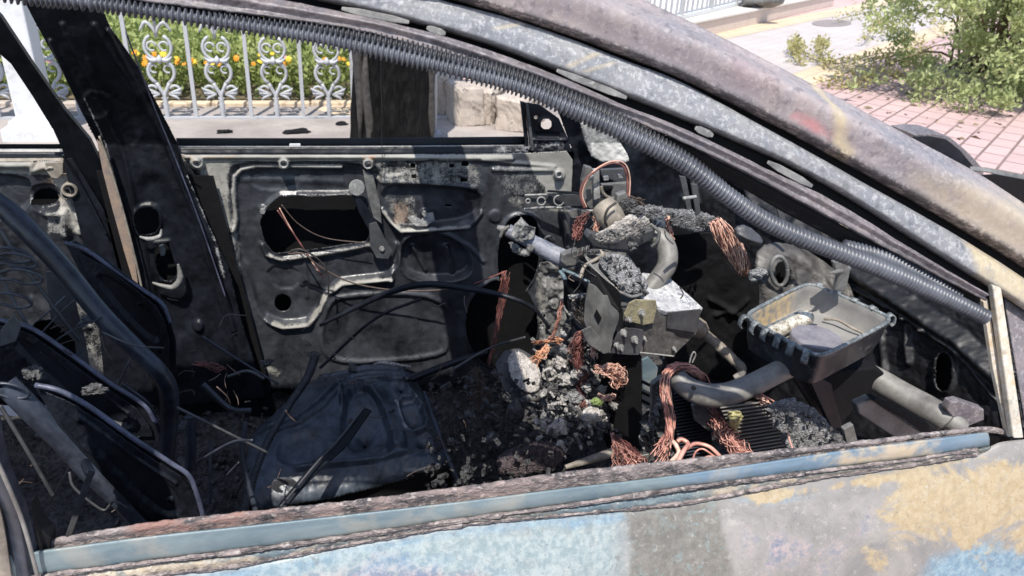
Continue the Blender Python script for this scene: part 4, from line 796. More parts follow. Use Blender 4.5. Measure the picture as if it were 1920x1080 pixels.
# ---- far rear door
rd = relief('far_rear_door', [(-420, 305), (-60, 302), (40, 302), (120, 300), (140, 330), (175, 420), (215, 520), (230, 600), (260, 720), (-60, 720), (-420, 720)], 1.37, [
    ('bead', [(-60, 308), (60, 308), (64, 318), (118, 302)], 12, .014), ('pocket', rnd([(56, 350), (100, 346), (118, 365), (112, 390), (80, 400), (56, 380)], 2), .02, 8), ('pocket', rnd([(-60, 330), (40, 330), (60, 345), (50, 400), (-60, 420)], 2), .018, 8), ('boss', 130, 357, 16, .024), ('boss', 100, 316, 13, .016), ('boss', 154, 405, 12, .01), ('boss', 152, 432, 10, .01), ('boss', 115, 580, 12, .014),
    ('bead', [(88, 398), (120, 400), (126, 440)], 14, .016), ('bead', [(120, 350), (150, 420), (168, 440)], 10, .006), ('bead', [(170, 560), (200, 640), (210, 720)], 12, .01), ('bead', [(60, 560), (100, 620), (170, 610)], 12, .008), ('noise', .0015, 20)],
    M['door'], car, 2.2, holes=[ell(130, 357, 8, 9), ell(99, 312, 3.5), ell(115, 580, 6), rnd([(50, 600), (130, 598), (160, 640), (158, 700), (60, 710)], 2), rnd([(58, 362), (100, 356), (110, 384), (60, 392)], 1)],
    t=.0015, attrs={'ash': [([(-60, 300), (125, 298), (120, 330), (-60, 322)], 10, .8), ([(90, 320), (150, 320), (180, 440), (140, 440), (110, 400)], 20, .62), ([(85, 395), (130, 395), (130, 440), (90, 440)], 12, .5), ([(90, 540), (180, 540), (220, 700), (180, 700)], 30, .4)], 'rust': [([(60, 300), (145, 300), (150, 380), (110, 380)], 30, .3)]})
prism('boss_tab', [(84, 306), (118, 304), (118, 325), (108, 335), (97, 334), (88, 322)], 1.345, .006, M['beige'], rd, .001)
for x, y, r_ in ((130, 357, 15), (115, 580, 9), (118, 580, 9)):
    c = W(x, y, 1.34); mb = MB(); mb.tube([c+[0, -.002, 0], c+[0, .02, 0]], r_/1450*2.2*.7, 16, cap=False); thick(mb.build('boss', M['beige'], rd), .006, 0)
sheet('window_sill', [[(-60, 270), (115, 270)], [(-60, 279), (118, 279)]], 1.44, [0, .004], M['black'], rd, 20, 3)
sheet('sill_edge', [[(-60, 279), (118, 279)], [(-60, 285), (119, 285)]], 1.42, [.0, .006], M['bright'], rd, 20, 3)
sheet('inner_sill', [[(-60, 285), (119, 285)], [(-60, 298), (122, 298)]], 1.40, [0, .006], M['soot'], rd, 20, 3)
sheet('sill_edge', [[(-60, 297), (120, 296)], [(-60, 303), (120, 302)]], 1.375, [.0, .006], M['beige'], rd, 20, 3)
prism('door_outer_skin', [(-700, 284), (300, 284), (380, 760), (-700, 760)], 1.46, .003, M['black'], rd, 0)
prism('window_frame', [(-60, -30), (0, 30), (60, 120), (120, 205), (168, 262), (186, 300), (212, 420), (190, 400), (150, 330), (118, 285), (100, 245), (60, 180), (20, 120), (-60, 50)], lin(60, 200, 1.30, 0, .0005), .02, M['soot'], rd, .002)
prism('frame_lip', [(118, 300), (135, 296), (195, 395), (255, 640), (300, 760), (200, 760), (180, 560)], 1.345, .006, M['soot'], rd, .001)
tube('frame_edge', [(118, 290, 1.315), (150, 345, 1.33), (200, 440, 1.335)], .004, M['soot'], rd, 6)
# ---- far centre pillar
cp = relief('far_centre_pillar', [(88, -20), (216, -20), (232, 35), (272, 110), (330, 262), (352, 330), (392, 424), (428, 500), (452, 600), (498, 745), (330, 760), (290, 640), (262, 560), (226, 420), (196, 300), (150, 160), (104, 30)],
    1.29, [('fn', lambda x, y: -.0+np.clip((270-y)*.00055, 0, .16)), ('bead', [(150, 30), (190, 150), (236, 300), (258, 420), (290, 560), (320, 680)], 9, .008), ('bead', [(205, 30), (262, 150), (320, 290), (372, 430), (420, 580), (452, 720)], 8, .008), ('bead', [(228, 40), (300, 230), (346, 350), (402, 480), (440, 620)], 6, .012),
           ('bead', [(124, 60), (160, 190), (205, 320), (240, 470)], 6, .009), ('rim', rnd(sq(275, 415, 24, 27), 2), 8, .008), ('rim', [(288, 458), (316, 456), (336, 515), (322, 532), (300, 528), (288, 500)], 8, .007), ('pocket', rnd([(240, 330), (330, 340), (380, 620), (300, 640)], 2), .012, 30), ('pocket', rnd([(180, 60), (220, 60), (270, 250), (235, 280)], 2), .006, 16), ('rim', ell(190, 190, 24, 28), 8, .003), ('boss', 372, 610, 12, .01), ('noise', .0012, 26)],
    M['soot'], car, 2.2, holes=[rnd([(254, 394), (296, 390), (300, 436), (264, 444), (252, 420)], 1), rnd([(290, 462), (314, 458), (334, 512), (322, 530), (302, 526), (290, 500)], 1)], attrs={'ash': [('line', [(352, 330), (400, 440), (420, 520)], 9, .6), ('line', [(345, 300), (380, 395)], 6, .5), ('line', [(170, 175), (196, 262), (238, 420)], 5, .6), ('line', [(455, 560), (500, 690)], 14, .5)]})
cp['label'] = 'broad black centre pillar between the two far windows'
prism('pillar_backing', [(180, 320), (400, 330), (520, 780), (300, 780)], 1.335, .003, M['black'], cp, 0)
prism('rusted_flange', [(181, 262), (198, 276), (214, 330), (232, 400), (252, 480), (262, 556), (250, 530), (232, 470), (210, 390), (192, 320)], 1.265, .004, M['rusted'], cp, .001)
tube('flange_edge', [(186, 255, 1.255), (210, 325, 1.255), (232, 400, 1.255), (255, 490, 1.255), (270, 560, 1.255)], .0028, M['beige'], cp, 6)
tube('pillar_ridge', [(236, 60, 1.12), (285, 190, 1.21), (330, 300, 1.262), (376, 420, 1.262), (424, 560, 1.262)], .0018, M['edge'], cp, 6)  # thin blue line painting in a highlight down the pillar
tube('hole_lip', [(262, 444, 1.275), (280, 448, 1.272), (299, 443, 1.272), (303, 430, 1.275)], [.003, .006, .006, .002], M['bright'], cp, 8)  # pale steel stands in for sun on the lower hole lips
tube('hole_lip', [(286, 530, 1.275), (306, 536, 1.27), (326, 538, 1.268), (338, 522, 1.268), (334, 495, 1.272)], [.003, .006, .009, .008, .003], M['steel'], cp, 8)
prism('latch_bolt', [(298, 462), (306, 458), (311, 468), (309, 480), (301, 480)], 1.32, .006, M['bright'], cp, .002)
# side wall and far footwell behind the dash
sw = relief('far_side_wall', [(1034, 180), (1100, 180), (1200, 240), (1480, 330), (1480, 800), (1040, 800), (1060, 560), (1070, 400), (1076, 290), (1054, 228)], 1.405, [('bead', [(1090, 230), (1100, 300), (1094, 420), (1090, 560)], 16, .012), ('bead', [(1230, 290), (1240, 420)], 10, .008), ('noise', .004, 40), ('bead', [(1280, 370), (1300, 420), (1330, 470)], 10, .01)], M['soot'], car, 3.0)
relief('zinc_bracket', rnd([(1084, 214), (1110, 228), (1150, 250), (1178, 290), (1180, 306), (1112, 303), (1094, 262)], 1), lin(1130, 260, 1.34, -.0004, 0), [('bead', [(1092, 232), (1108, 290)], 9, .008), ('noise', .002, 10)], M['bright'], sw, 1.8, attrs={'ash': [([(1110, 270), (1190, 270), (1190, 310), (1110, 310)], 10, .8)]})
tube('hinge_post', [(1052, 392, 1.34), (1064, 440, 1.335), (1060, 480, 1.33), (1044, 500, 1.33)], [.016, .018, .016, .01], M['inner'], sw, 12, flat=.5)
tube('hinge_loop', [(1030+9*math.cos(a), 452+9*math.sin(a), 1.31) for a in np.linspace(0, 6.2, 12)], .004, M['inner'], sw, 8)
# ---- firewall and cowl
FW = ((1.20, .7, .7), (-1, -.22, .16))
fw = relief('firewall', [(1250, 235), (1420, 240), (1600, 320), (1760, 440), (1880, 540), (1925, 840), (1250, 900)], FW, [('bead', [(1340, 300), (1480, 420), (1620, 520), (1800, 640), (1890, 720)], 26, .03), ('rim', ell(1774, 697, 19, 38), 7, .012), ('bead', [(1560, 520), (1640, 560), (1740, 620)], 8, .014), ('bead', [(1612, 560), (1616, 650)], 9, .015), ('bead', [(1700, 600), (1706, 680)], 9, .015), ('bead', [(1500, 400), (1508, 470)], 12, .02), ('bead', [(1400, 330), (1440, 400)], 9, .012), ('bead', [(1290, 300), (1310, 380)], 8, .012), ('bead', [(1740, 620), (1800, 660), (1880, 760)], 8, .014), ('bead', [(1650, 600), (1660, 700)], 9, .01), ('pocket', rnd([(1420, 480), (1540, 480), (1560, 640), (1420, 640)], 1), .03, 20), ('noise', .003, 34), ('noise', .0012, 9)],
    M['soot2'], car, 2.6, holes=[ell(1774, 697, 16, 36)], attrs={'ash': [([(1340, 320), (1440, 330), (1420, 420), (1360, 400)], 40, .2)]})
prism('firewall_backing', [(1250, 240), (1600, 330), (1890, 560), (1940, 850), (1250, 900)], ((1.26, .7, .7), (-1, -.22, .16)), .004, M['black'], fw, 0, (1, 0, 0))
for q, (a, b_) in enumerate((((1278, 330), (1290, 395)), ((1300, 345), (1306, 400)), ((1460, 390), (1475, 450)), ((1520, 395), (1560, 470)))):
    prism('hanging_bracket', [(a[0]-4, a[1]), (a[0]+8, a[1]+2), (b_[0]+8, b_[1]), (b_[0], b_[1]+6)], .9-.1*q, .006, M['inner'], fw, .001)
relief('cavity_shade_board', [(1262, 440), (1330, 436), (1400, 470), (1424, 520), (1420, 640), (1500, 700), (1400, 730), (1300, 700), (1260, 560)], lin(1350, 560, .98, -.0003, 0), [('noise', .004, 40), ('bead', [(1330, 560), (1400, 600), (1430, 640)], 8, .012), ('bead', [(1340, 590), (1380, 580), (1400, 560)], 6, .01)], M['black'], fw, 3)  # black board added to stand in for shade in the dash cavity
prism('clip_plate', [(1576, 420), (1588, 424), (1606, 450), (1618, 470), (1604, 474), (1578, 450)], .40, .006, M['beige'], fw, .001)
prism('hinge_bracket', [(1563, 492), (1588, 488), (1594, 510), (1586, 548), (1566, 545), (1572, 520)], .52, .012, M['steel'], fw, .002)
tube('stud', [(1556, 512, .50), (1574, 508, .52), (1590, 504, .54)], [.002, .006, .007], M['steel'], fw, 8)
for q in ((1282, 372, 1304, 369), (1418, 364, 1435, 366)): tube('stud', [(q[0], q[1], .7), (q[2], q[3], .72)], .004, M['bright'], fw, 8)
relief('heat_shield', rnd([(1410, 480), (1440, 452), (1500, 460), (1560, 500), (1610, 545), (1590, 600), (1440, 590), (1424, 540)], 1), lin(1500, 520, .72, .0004, -.0006), [('dome', .05, 60), ('rim', ell(1461, 510, 16, 28, 20, -.3), 8, .012), ('bead', [(1495, 470), (1540, 530)], 14, .014), ('noise', .002, 16)], M['shield'], fw, 2, holes=[ell(1461, 510, 13, 25, 20, -.3)], attrs={'ash': [([(1500, 470), (1600, 520), (1580, 600), (1510, 560)], 30, .3)]})
tube('duct_mouth', [(1461+15*math.cos(a)+4*math.sin(a), 508+27*math.sin(a)-5*math.cos(a), .655) for a in np.linspace(0, 2*np.pi, 24)], .0045, M['steel'], fw, 8)
prism('duct_dark', [tuple(p) for p in ell(1462, 510, 20, 34)], .80, .01, M['black'], fw, 0)
relief('duct_lid', rnd([(1376, 424), (1400, 420), (1432, 448), (1424, 456), (1390, 458), (1376, 440)], 1), .66, [('dome', .02, 18), ('bead', [(1380, 436), (1422, 452)], 6, .006)], M['inner'], fw, 1.6)
# floor, tunnel
gx, gy = np.meshgrid(np.linspace(-1.75, 1.30, 300), np.linspace(.04, 1.43, 150)); fp = np.stack([gx.ravel(), gy.ravel(), 0*gx.ravel()], 1)
fz = .12+.16*sm((.17-np.abs(fp[:, 1]-.66))/.10)*sm((fp[:, 0]-.1)/.3)+.10*sm((fp[:, 0]-.75)/.4)+.016*fbm(fp, 9, 5, 4)+.012*np.abs(fbm(fp, 30, 4, 9)); fp[:, 2] = fz
ii = np.arange(len(fp)).reshape(gx.shape); F = np.stack([ii[:-1, :-1].ravel(), ii[:-1, 1:].ravel(), ii[1:, 1:].ravel(), ii[1:, :-1].ravel()], 1)
flr = mesh('floor_pan', fp, F, M['debris'], car); thick(flr, .01)
mbx = MB(); mbx.box((-1.78, .72, .55), .01, .70, .42); mbx.build('rear_bulkhead', M['black'], car, False)
mbx = MB(); mbx.box((-.25, .045, .2), 1.5, .02, .12); mbx.build('near_sill', M['black'], car, False)
# ---- driver's seat pan
sp = relief('seat_pan', rnd([(470, 820), (500, 790), (560, 735), (592, 712), (640, 704), (690, 688), (745, 690), (772, 706), (796, 740), (812, 790), (846, 880), (760, 900), (640, 932), (560, 945), (470, 962), (455, 900)], 1),
    ((.1, .9, .29), (0, -.26, 1)), [('dome', .05, 60), ('bead', [(505, 820), (560, 806), (600, 775), (630, 740), (660, 724), (770, 716)], 8, .018), ('bead', [(512, 832), (566, 818), (610, 785), (640, 748), (668, 732), (768, 724)], 6, .014), ('bead', [(600, 712), (680, 697), (756, 700)], 6, .012),
    ('pocket', rnd([(650, 745), (700, 738), (745, 860), (700, 880), (640, 850)], 2), .028, 12), ('pocket', rnd([(742, 760), (786, 755), (804, 812), (762, 818)], 1), .018, 7), ('rim', rnd([(742, 760), (786, 755), (804, 812), (762, 818)], 1), 6, .012), ('bead', [(757, 830), (806, 815)], 6, .016), ('bead', [(560, 900), (700, 880), (810, 850)], 7, .012), ('bead', [(748, 706), (790, 780)], 5, .008), ('bead', [(640, 750), (652, 850)], 6, .010), ('boss', 752, 742, 20, .008), ('boss', 744, 845, 20, .02), ('pocket', rnd([(520, 850), (600, 830), (620, 880), (530, 900)], 2), .012, 14), ('noise', .002, 30), ('noise', .0007, 9)],
    M['pan'], car, 2, holes=[ell(775, 802, 4, 3), ell(683, 829, 3, 2), ell(792, 846, 4, 3), ell(752, 742, 2.5)], attrs={'ash': [('line', [(742, 764), (756, 800), (760, 812)], 7, .75), ('line', [(742, 764), (784, 760)], 5, .6), ('line', [(700, 740), (750, 730)], 8, .3)]})
sp['label'] = 'blue black pressed steel pan of the driver seat'
prism('pan_front', [(466, 950), (560, 936), (640, 922), (760, 892), (844, 876), (850, 930), (640, 1010), (470, 1040)], .80, .01, M['black'], sp, .001)
tube('pan_side_rail', [(796, 735, .98), (815, 790, .88), (845, 870, .76), (860, 905, .73)], .006, M['tubeblue'], sp, 8)
sl = tube('recline_lever', [(520, 960, .60), (590, 880, .70), (640, 835, .78), (690, 768, .86)], [.009, .013, .013, .011], M['soot'], sp, 8, flat=.35)
tube('lever_edge', [(526, 950, .585), (592, 870, .69), (634, 825, .77), (684, 762, .85)], .0026, M['inner'], sl, 6)
prism('buckle_eye', [tuple(p) for p in rnd([(508, 905), (530, 896), (556, 903), (552, 914), (532, 908), (520, 916), (535, 926), (512, 922)], 1)], .62, .006, M['inner'], sp, .001)
# rod to the front of the pan and pale melted bead behind it
tube('cross_rod', [(760, 712, 1.05), (830, 686, 1.12), (880, 668, 1.18)], .008, M['inner'], sp, 8)
tube('melt_bead', [(650, 702, 1.2), (690, 690, 1.2), (712, 680, 1.2), (740, 684, 1.2), (770, 688, 1.2)], [.002, .004, .004, .007, .003], M['ashpale'], sp, 8)
# ---- seat backrests (near passenger seat, tilted back)
sb = root  # alias
t1 = tube('seat_back_tube', [(-20, 370, .75), (20, 400, .74), (60, 440, .72), (120, 505, .70), (190, 590, .67), (250, 650, .65), (300, 700, .64), (318, 750, .64), (312, 860, .64)], [.019, .019, .018, .018, .018, .016, .018, .017, .015], M['tubeblue'], car, 16)
t1['label'] = 'thick bent tube of the farther seat back frame'
p1 = prism('seat_side_plate', [(122, 456), (140, 452), (200, 488), (262, 536), (300, 566), (318, 598), (330, 640), (330, 700), (290, 690), (240, 640), (180, 570)], lin(220, 560, .80, -.0004), .004, M['soot'], car, .001)
tube('plate_edge', [(122, 455, .82), (160, 468, .81), (220, 510, .80), (270, 545, .78), (304, 570, .765), (320, 605, .76)],   .0040, M['edge'], p1, 8)  # blue lines along the seat plates are painted-in highlights
p2 = prism('seat_side_plate', [(-40, 590), (0, 600), (50, 612), (110, 650), (190, 708), (270, 760), (292, 790), (300, 830), (220, 830), (120, 760), (-40, 700)], lin(100, 700, .60, -.0002), .004, M['soot'], car, .001)
tube('plate_edge', [(-40, 592, .62), (20, 604, .61), (60, 616, .60), (120, 655, .59), (200, 714, .575), (268, 758, .56), (292, 792, .56)], .0040, M['edge'], p2, 8)
t2 = tube('seat_back_tube', [(10, 720, .44), (50, 760, .43), (110, 820, .42), (160, 872, .41), (220, 930, .39), (280, 995, .37)], [.018, .018, .017, .019, .016, .015], M['tubeblue'], car, 16)
t2['label'] = 'thick tube of the nearer seat back frame'
p3 = prism('seat_side_plate', [(62, 722), (86, 724), (130, 742), (190, 780), (270, 838), (345, 885), (362, 905), (380, 945), (388, 985), (300, 1005), (200, 900), (110, 800)], lin(220, 860, .36, -.0001), .004, M['soot'], car, .001)
tube('plate_edge', [(66, 722, .368), (110, 732, .363), (170, 764, .36), (250, 822, .352), (320, 868, .345), (354, 892, .34), (370, 930, .338), (384, 980, .336)],   .0040, M['edge'], p3, 8)
for nm, pl_, po, ft, hl, par in (
    ('pressed_panel', lin(220, 860, .352, -.0001), [(84, 735), (130, 754), (190, 793), (266, 848), (338, 894), (354, 912), (370, 945), (376, 980), (305, 994), (206, 892), (120, 802)], [('pocket', rnd([(130, 780), (200, 820), (330, 920), (340, 965), (300, 968), (210, 880)], 2), .010, 12), ('bead', [(150, 780), (240, 850), (330, 905)], 5, .005), ('boss', 318, 945, 9, .006)], [ell(318, 945, 4), ell(170, 812, 4), ell(232, 868, 8, 5, 16, .6)], p3),
    ('pressed_panel', lin(100, 700, .592, -.0002), [(-30, 602), (20, 614), (60, 628), (116, 668), (190, 722), (258, 768), (280, 800), (286, 820), (220, 818), (124, 748), (-30, 690)], [('pocket', rnd([(10, 630), (60, 645), (200, 745), (260, 800), (210, 800), (110, 730)], 2), .010, 12), ('bead', [(60, 650), (150, 710), (240, 775)], 5, .005)], [ell(84, 690, 7, 5, 16, .6), ell(240, 795, 4)], p2),
    ('pressed_panel', lin(220, 560, .79, -.0004), [(140, 470), (198, 500), (256, 544), (292, 574), (308, 602), (318, 640), (318, 690), (290, 672), (244, 628), (184, 560)], [('pocket', rnd([(170, 510), (220, 530), (290, 590), (300, 650), (250, 610)], 2), .012, 12), ('boss', 262, 575, 8, .006)], [ell(262, 575, 3), ell(300, 660, 4), ell(214, 545, 6, 4, 16, .6)], p1)):
    relief(nm, po, pl_, ft+[('noise', .001, 14)], M['soot'], par, 1.8, holes=hl)
tube('hook_wire', [(130, 885, .38), (140, 915, .37), (190, 955, .36), (205, 948, .36), (215, 940, .355), (240, 952, .35)], .0022, M['inner'], t2, 6)
prism('link_bar', [(166, 880), (178, 884), (134, 1006), (122, 1006)], .22, .003, M['inner'], t2, .001)
tube('link_pin', [(160, 868, .33), (168, 886, .23)], .007, M['inner'], t2, 8)
for pts in ([(0, 430, .7), (60, 520, .68), (150, 640, .66)], [(-10, 500, .66), (40, 590, .64), (80, 660, .6)], [(0, 760, .5), (60, 860, .48), (100, 930, .47)]): tube('spring_rod', pts, .0035, M['inner'], t1 if pts[0][1] < 600 else t2, 8)
for cx0, cy0, Y in ((30, 490, .62), (40, 520, .61), (20, 565, .58), (20, 480, .64), (15, 735, .42)):
    tube('spring_loop', [(cx0-50, cy0-6, Y), (cx0-10, cy0-16, Y), (cx0+30, cy0-6, Y), (cx0+38, cy0+8, Y), (cx0+10, cy0+12, Y), (cx0-20, cy0+4, Y), (cx0-50, cy0+6, Y)], .0026, M['tubeblue'], t1, 6, 40)
prism('seat_bracket', [(85, 510), (110, 508), (140, 560), (160, 640), (170, 700), (150, 720), (140, 640), (95, 600)], .95, .004, M['inner'], t1, .001)
prism('seat_bracket', [(0, 620), (24, 590), (40, 610), (30, 640), (0, 650)], .55, .004, M['inner'], t2, .001)
for pts, r_ in (([(355, 780, .75), (358, 830, .74), (356, 880, .73)], .011), ([(395, 830, .7), (394, 900, .66), (393, 945, .64)], .003), ([(380, 720, .8), (430, 765, .78), (470, 770, .76)], .006), ([(460, 790, .72), (455, 860, .68), (480, 960, .62)], .006), ([(230, 720, .6), (280, 760, .6), (300, 810, .6)], .0035)): tube('seat_runner', pts, r_, M['tubeblue'], car, 8)
tube('drain_hose', [(590, 672, 1.15), (575, 710, 1.05), (545, 755, .95), (515, 805, .86), (490, 855, .78), (468, 920, .70), (452, 975, .62)], [.012, .011, .010, .009, .009, .010, .010], M['hose2'], car, 12, ribs=(.0085, .0022))
# ---- steering column
st = tube('steering_column', [(952, 432, .98), (990, 450, .96), (1030, 472, .94), (1060, 486, .92), (1085, 496, .90)], [.016, .017, .021, .022, .020], M['column_steel'], car, 20)
tube('column_tip', [(932, 426, .99), (942, 430, .985), (952, 434, .98)], [.006, .010, .012], M['steel'], st, 10)
tube('column_collar', [(938, 444, .97), (944, 432, .97), (955, 424, .97)], .0045, M['pipe'], st, 8)
relief('bent_plate', [(958, 440), (966, 420), (978, 408), (992, 422), (1006, 428), (1000, 446), (984, 456), (968, 452)], lin(980, 430, .93, .0006, -.0005), [('noise', .008, 14), ('rim', ell(984, 443, 5, 6), 4, .003)], M['steel'], st, 1.5, holes=[ell(984, 443, 3, 4)])
relief('torn_bracket', [(955, 456), (966, 458), (986, 470), (990, 458), (1004, 462), (996, 478), (984, 482), (962, 474)], .93, [('noise', .008, 12)], M['steel'], st, 1.5)
tube('column_joint', [(1058, 484, .91), (1066, 490, .905), (1078, 494, .90)], [.021, .026, .024], M['steel'], st, 10)
prism('yoke_plate', [(1054, 478), (1082, 468), (1096, 476), (1084, 498), (1062, 500), (1052, 492)], .875, .02, M['steel'], st, .003)
for k in range(6): tube('coil_spring', [(1086+k*4+3*math.cos(a), 478-k*1.5+11*math.sin(a), .86+.012*math.cos(a)) for a in np.linspace(-.4, 5.6, 14)], .0022, M['wire_blk'] if k % 2 else M['steel'], st, 6)
tube('wire_end', [(1088, 522, .8), (1096, 500, .82), (1118, 486, .82), (1130, 478, .84), (1124, 470, .85)], .0045, M['beige'], st, 8)
for r_ in ((1054, 505, 1106, 530), (1050, 508, 1060, 524)): tube('blue_link', [(r_[0], r_[1], .86), ((r_[0]+r_[2])/2, (r_[1]+r_[3])/2-2, .85), (r_[2], r_[3], .83)], .0055, M['belt'], st, 6, flat=.6)
# pedal bracket, stay rods
relief('pedal_bracket', [(1012, 498), (1030, 490), (1046, 500), (1058, 530), (1062, 590), (1050, 640), (1030, 650), (1020, 600), (1028, 560), (1010, 520)], 1.15, [('noise', .012, 20), ('boss', 1038, 570, 10, .01), ('boss', 1022, 606, 9, .01)], M['steel'], car, 2, holes=[ell(1037, 571, 4), ell(1022, 605, 4.5), ell(1018, 560, 4)])
tube('stay_rod', [(1072, 585, .95), (1066, 640, .95), (1056, 690, .95)], .006, M['inner'], car, 8)
tube('stay_rod', [(1060, 520, 1.0), (1062, 580, 1.0), (1080, 612, .98), (1100, 624, .95)], .005, M['soot'], car, 8)
ca = tube('curved_arm', [(600, 610, 1.22), (680, 570, 1.2), (740, 545, 1.15), (800, 533, 1.1), (870, 540, 1.05), (950, 556, 1.0), (1000, 578, .98), (1030, 615, .96)], [.005, .008, .009, .009, .009, .008, .006, .004], M['soot'], car, 8)
tube('sooty_rod', [(850, 692, 1.0), (920, 652, 1.0), (985, 632, .95)], [.004, .003, .003], M['inner'], car, 6)
tube('sooty_rod', [(600, 690, 1.1), (700, 600, 1.1), (790, 560, 1.1)], .004, M['soot'], car, 6)
tube('sooty_rod', [(770, 712, 1.05), (850, 680, 1.05), (915, 660, 1.05)], .009, M['soot'], car, 6)
# ---- instrument bracket tower behind (x 1095-1185, y 300-400)
tw = prism('tower_bracket', [(1098, 312), (1112, 316), (1112, 352), (1124, 366), (1126, 392), (1106, 392), (1092, 372), (1092, 340)], .98, .02, M['steel'], car, .002)
prism('tower_post', [(1112, 318), (1124, 318), (1126, 372), (1114, 376)], .965, .012, M['bright'], tw, .002)
prism('tower_arm', [(1126, 318), (1170, 316), (1182, 345), (1180, 352), (1128, 330)], 1.02, .01, M['inner'], tw, .002)
prism('tower_shelf', [(1128, 346), (1180, 342), (1182, 364), (1172, 378), (1132, 372)], 1.0, .012, M['steel'], tw, .002)
prism('tower_window', [(1132, 350), (1150, 350), (1144, 366), (1136, 364)], .985, .01, M['black'], tw, 0)
tube('tower_ring', [(1150+22*math.cos(a), 352+20*math.sin(a), .965) for a in np.linspace(.2, 3.3, 16)], .004, M['beige'], tw, 8)
for x, y in ((1163, 330), (1108, 333), (1136, 334)): prism('small_clip', [(x-5, y-3), (x+5, y-4), (x+6, y+4), (x-3, y+5)], .95, .008, M['bright'], tw, .001)
prism('end_block', [(1158, 366), (1174, 360), (1178, 372), (1168, 384), (1156, 380)], .92, .02, M['steel'], tw, .002)
# big beige motor body, elbow pipes, dash beam
mo = tube('blower_motor', [(1130, 386, .93), (1142, 402, .91), (1156, 422, .89)], [.030, .034, .027], M['beige'], car, 22)
tube('motor_strap', [(1155, 380, .87), (1140, 392, .865), (1134, 410, .865), (1138, 424, .87)], .003, M['wire_blk'], mo, 6)
prism('motor_plate', [(1064, 396), (1080, 392), (1108, 398), (1096, 410), (1072, 409)], .97, .004, M['steel'], mo, .001)
el = tube('elbow_pipe', [(1205, 428, .92), (1222, 436, .90), (1240, 448, .88), (1251, 470, .86), (1250, 498, .84), (1232, 524, .83), (1216, 545, .82)], [.022, .023, .024, .024, .023, .021, .02], M['pipe'], car, 22)
tube('pipe_clamp', [(1226, 425, .865), (1236, 436, .86), (1232, 452, .855), (1222, 462, .86)], .004, M['steel'], el, 8)
tube('pipe_neck', [(1190, 424, .93), (1205, 430, .92), (1220, 438, .905)], [.017, .020, .021], M['steel'], el, 14)
tube('dark_bend', [(1218, 398, .93), (1232, 408, .91), (1236, 424, .90), (1228, 432, .90)], [.014, .019, .019, .015], M['pan'], el, 14)
e2p = tube('elbow_pipe', [(1266, 704, .42), (1288, 726, .40), (1320, 740, .385), (1360, 740, .38), (1410, 722, .385), (1470, 692, .40), (1530, 668, .43)], [.018, .0225, .0225, .0215, .021, .022, .022], M['pipe'], car, 24)
tube('bolt_hole', [(1300, 727, .368), (1301, 728, .362)], .004, M['black'], e2p, 8)
bm1 = tube('cross_beam', [(1600, 690, .52), (1650, 716, .47), (1700, 745, .42), (1760, 778, .36), (1772, 786, .35)], [.026, .027, .027, .028, .027], M['pipe'], car, 24)
tube('beam_end', [(1765, 782, .355), (1795, 795, .33), (1810, 803, .32)], [.020, .020, .012], M['pipe'], bm1, 20)
prism('beam_bracket', [(1776, 770), (1784, 755), (1800, 752), (1846, 768), (1846, 788), (1816, 800), (1786, 782)], .33, .02, M['ridge'], bm1, .003)
prism('beam_rail', [(1606, 760), (1634, 748), (1730, 812), (1726, 828), (1690, 828), (1610, 776)], .34, .02, M['steel'], bm1, .003)
prism('beam_rail', [(1634, 750), (1644, 748), (1760, 806), (1750, 820)], .325, .02, M['black'], bm1, .002)
prism('beam_cap', [(1582, 806), (1600, 796), (1608, 826), (1588, 832)], .22, .01, M['steel'], bm1, .001)
tube('lower_strut', [(1300, 610, .9), (1330, 634, .86), (1362, 662, .82), (1380, 680, .80)], [.02, .014, .014, .013], M['beige'], car, 16)
tube('strut_joint', [(1300, 606, .885), (1312, 618, .872), (1320, 626, .865)], [.022, .026, .018], M['beige'], bm1, 16)
tube('strut_foot', [(1378, 676, .80), (1390, 690, .79), (1388, 702, .785), (1376, 708, .785)], [.012, .013, .011, .006], M['pipe'], bm1, 12)
# ---- radio box with its bolted brackets
rb = prism('radio_box', [(1222, 574, .735), (1248, 586, .73), (1316, 578, .74), (1306, 626, .74), (1262, 668, .73), (1200, 664, .725), (1170, 640, .73), (1168, 580, .735)], None, .08, M['front'], car, .002)
prism('box_lid', [(1196, 516, .85), (1206, 511, .87), (1252, 517, .87), (1318, 577, .735), (1316, 581, .728), (1250, 584, .722), (1206, 570, .735), (1198, 545, .79)], None, .012, M['belt'], rb, .0015, (0, .3, -1)).data.materials[0] = M['lid']
prism('box_front', [(1252, 586), (1315, 580), (1305, 624), (1250, 616)], .722, .004, M['inner'], rb, .001)
ob = prism('ochre_plate', [(1180, 568), (1192, 562), (1230, 563), (1232, 574), (1226, 606), (1206, 610), (1176, 602), (1170, 590)], lin(1200, 590, .712, .0002), .004, M['ochre'], rb, .0015)
gb = prism('bolted_plate', [tuple(p) for p in rnd([(1163, 614), (1204, 617), (1209, 624), (1200, 664), (1196, 667), (1148, 664), (1144, 656)], 1)], lin(1175, 640, .705, .0002), .004, M['inner'], rb, .0015)
def bolt(x, y, Y, par, r=.0055):
    c = W(x, y, Y); mb = MB(); mb.tube([c+[0, -.014, 0], c+[0, -.006, 0]], r*.55, 8); mb.tube([c+[0, -.006, 0], c+[0, .003, 0]], r, 6); mb.tube([c+[0, -.0015, 0], c+[0, .004, 0]], r*1.5, 14); mb.build('bolt', M['bright'], par, False)
for x, y in ((1203, 586), (1178, 597)): bolt(x, y, .71, ob)
for x, y in ((1169, 624), (1190, 637), (1163, 651), (1154, 645)): bolt(x, y, .703, gb)
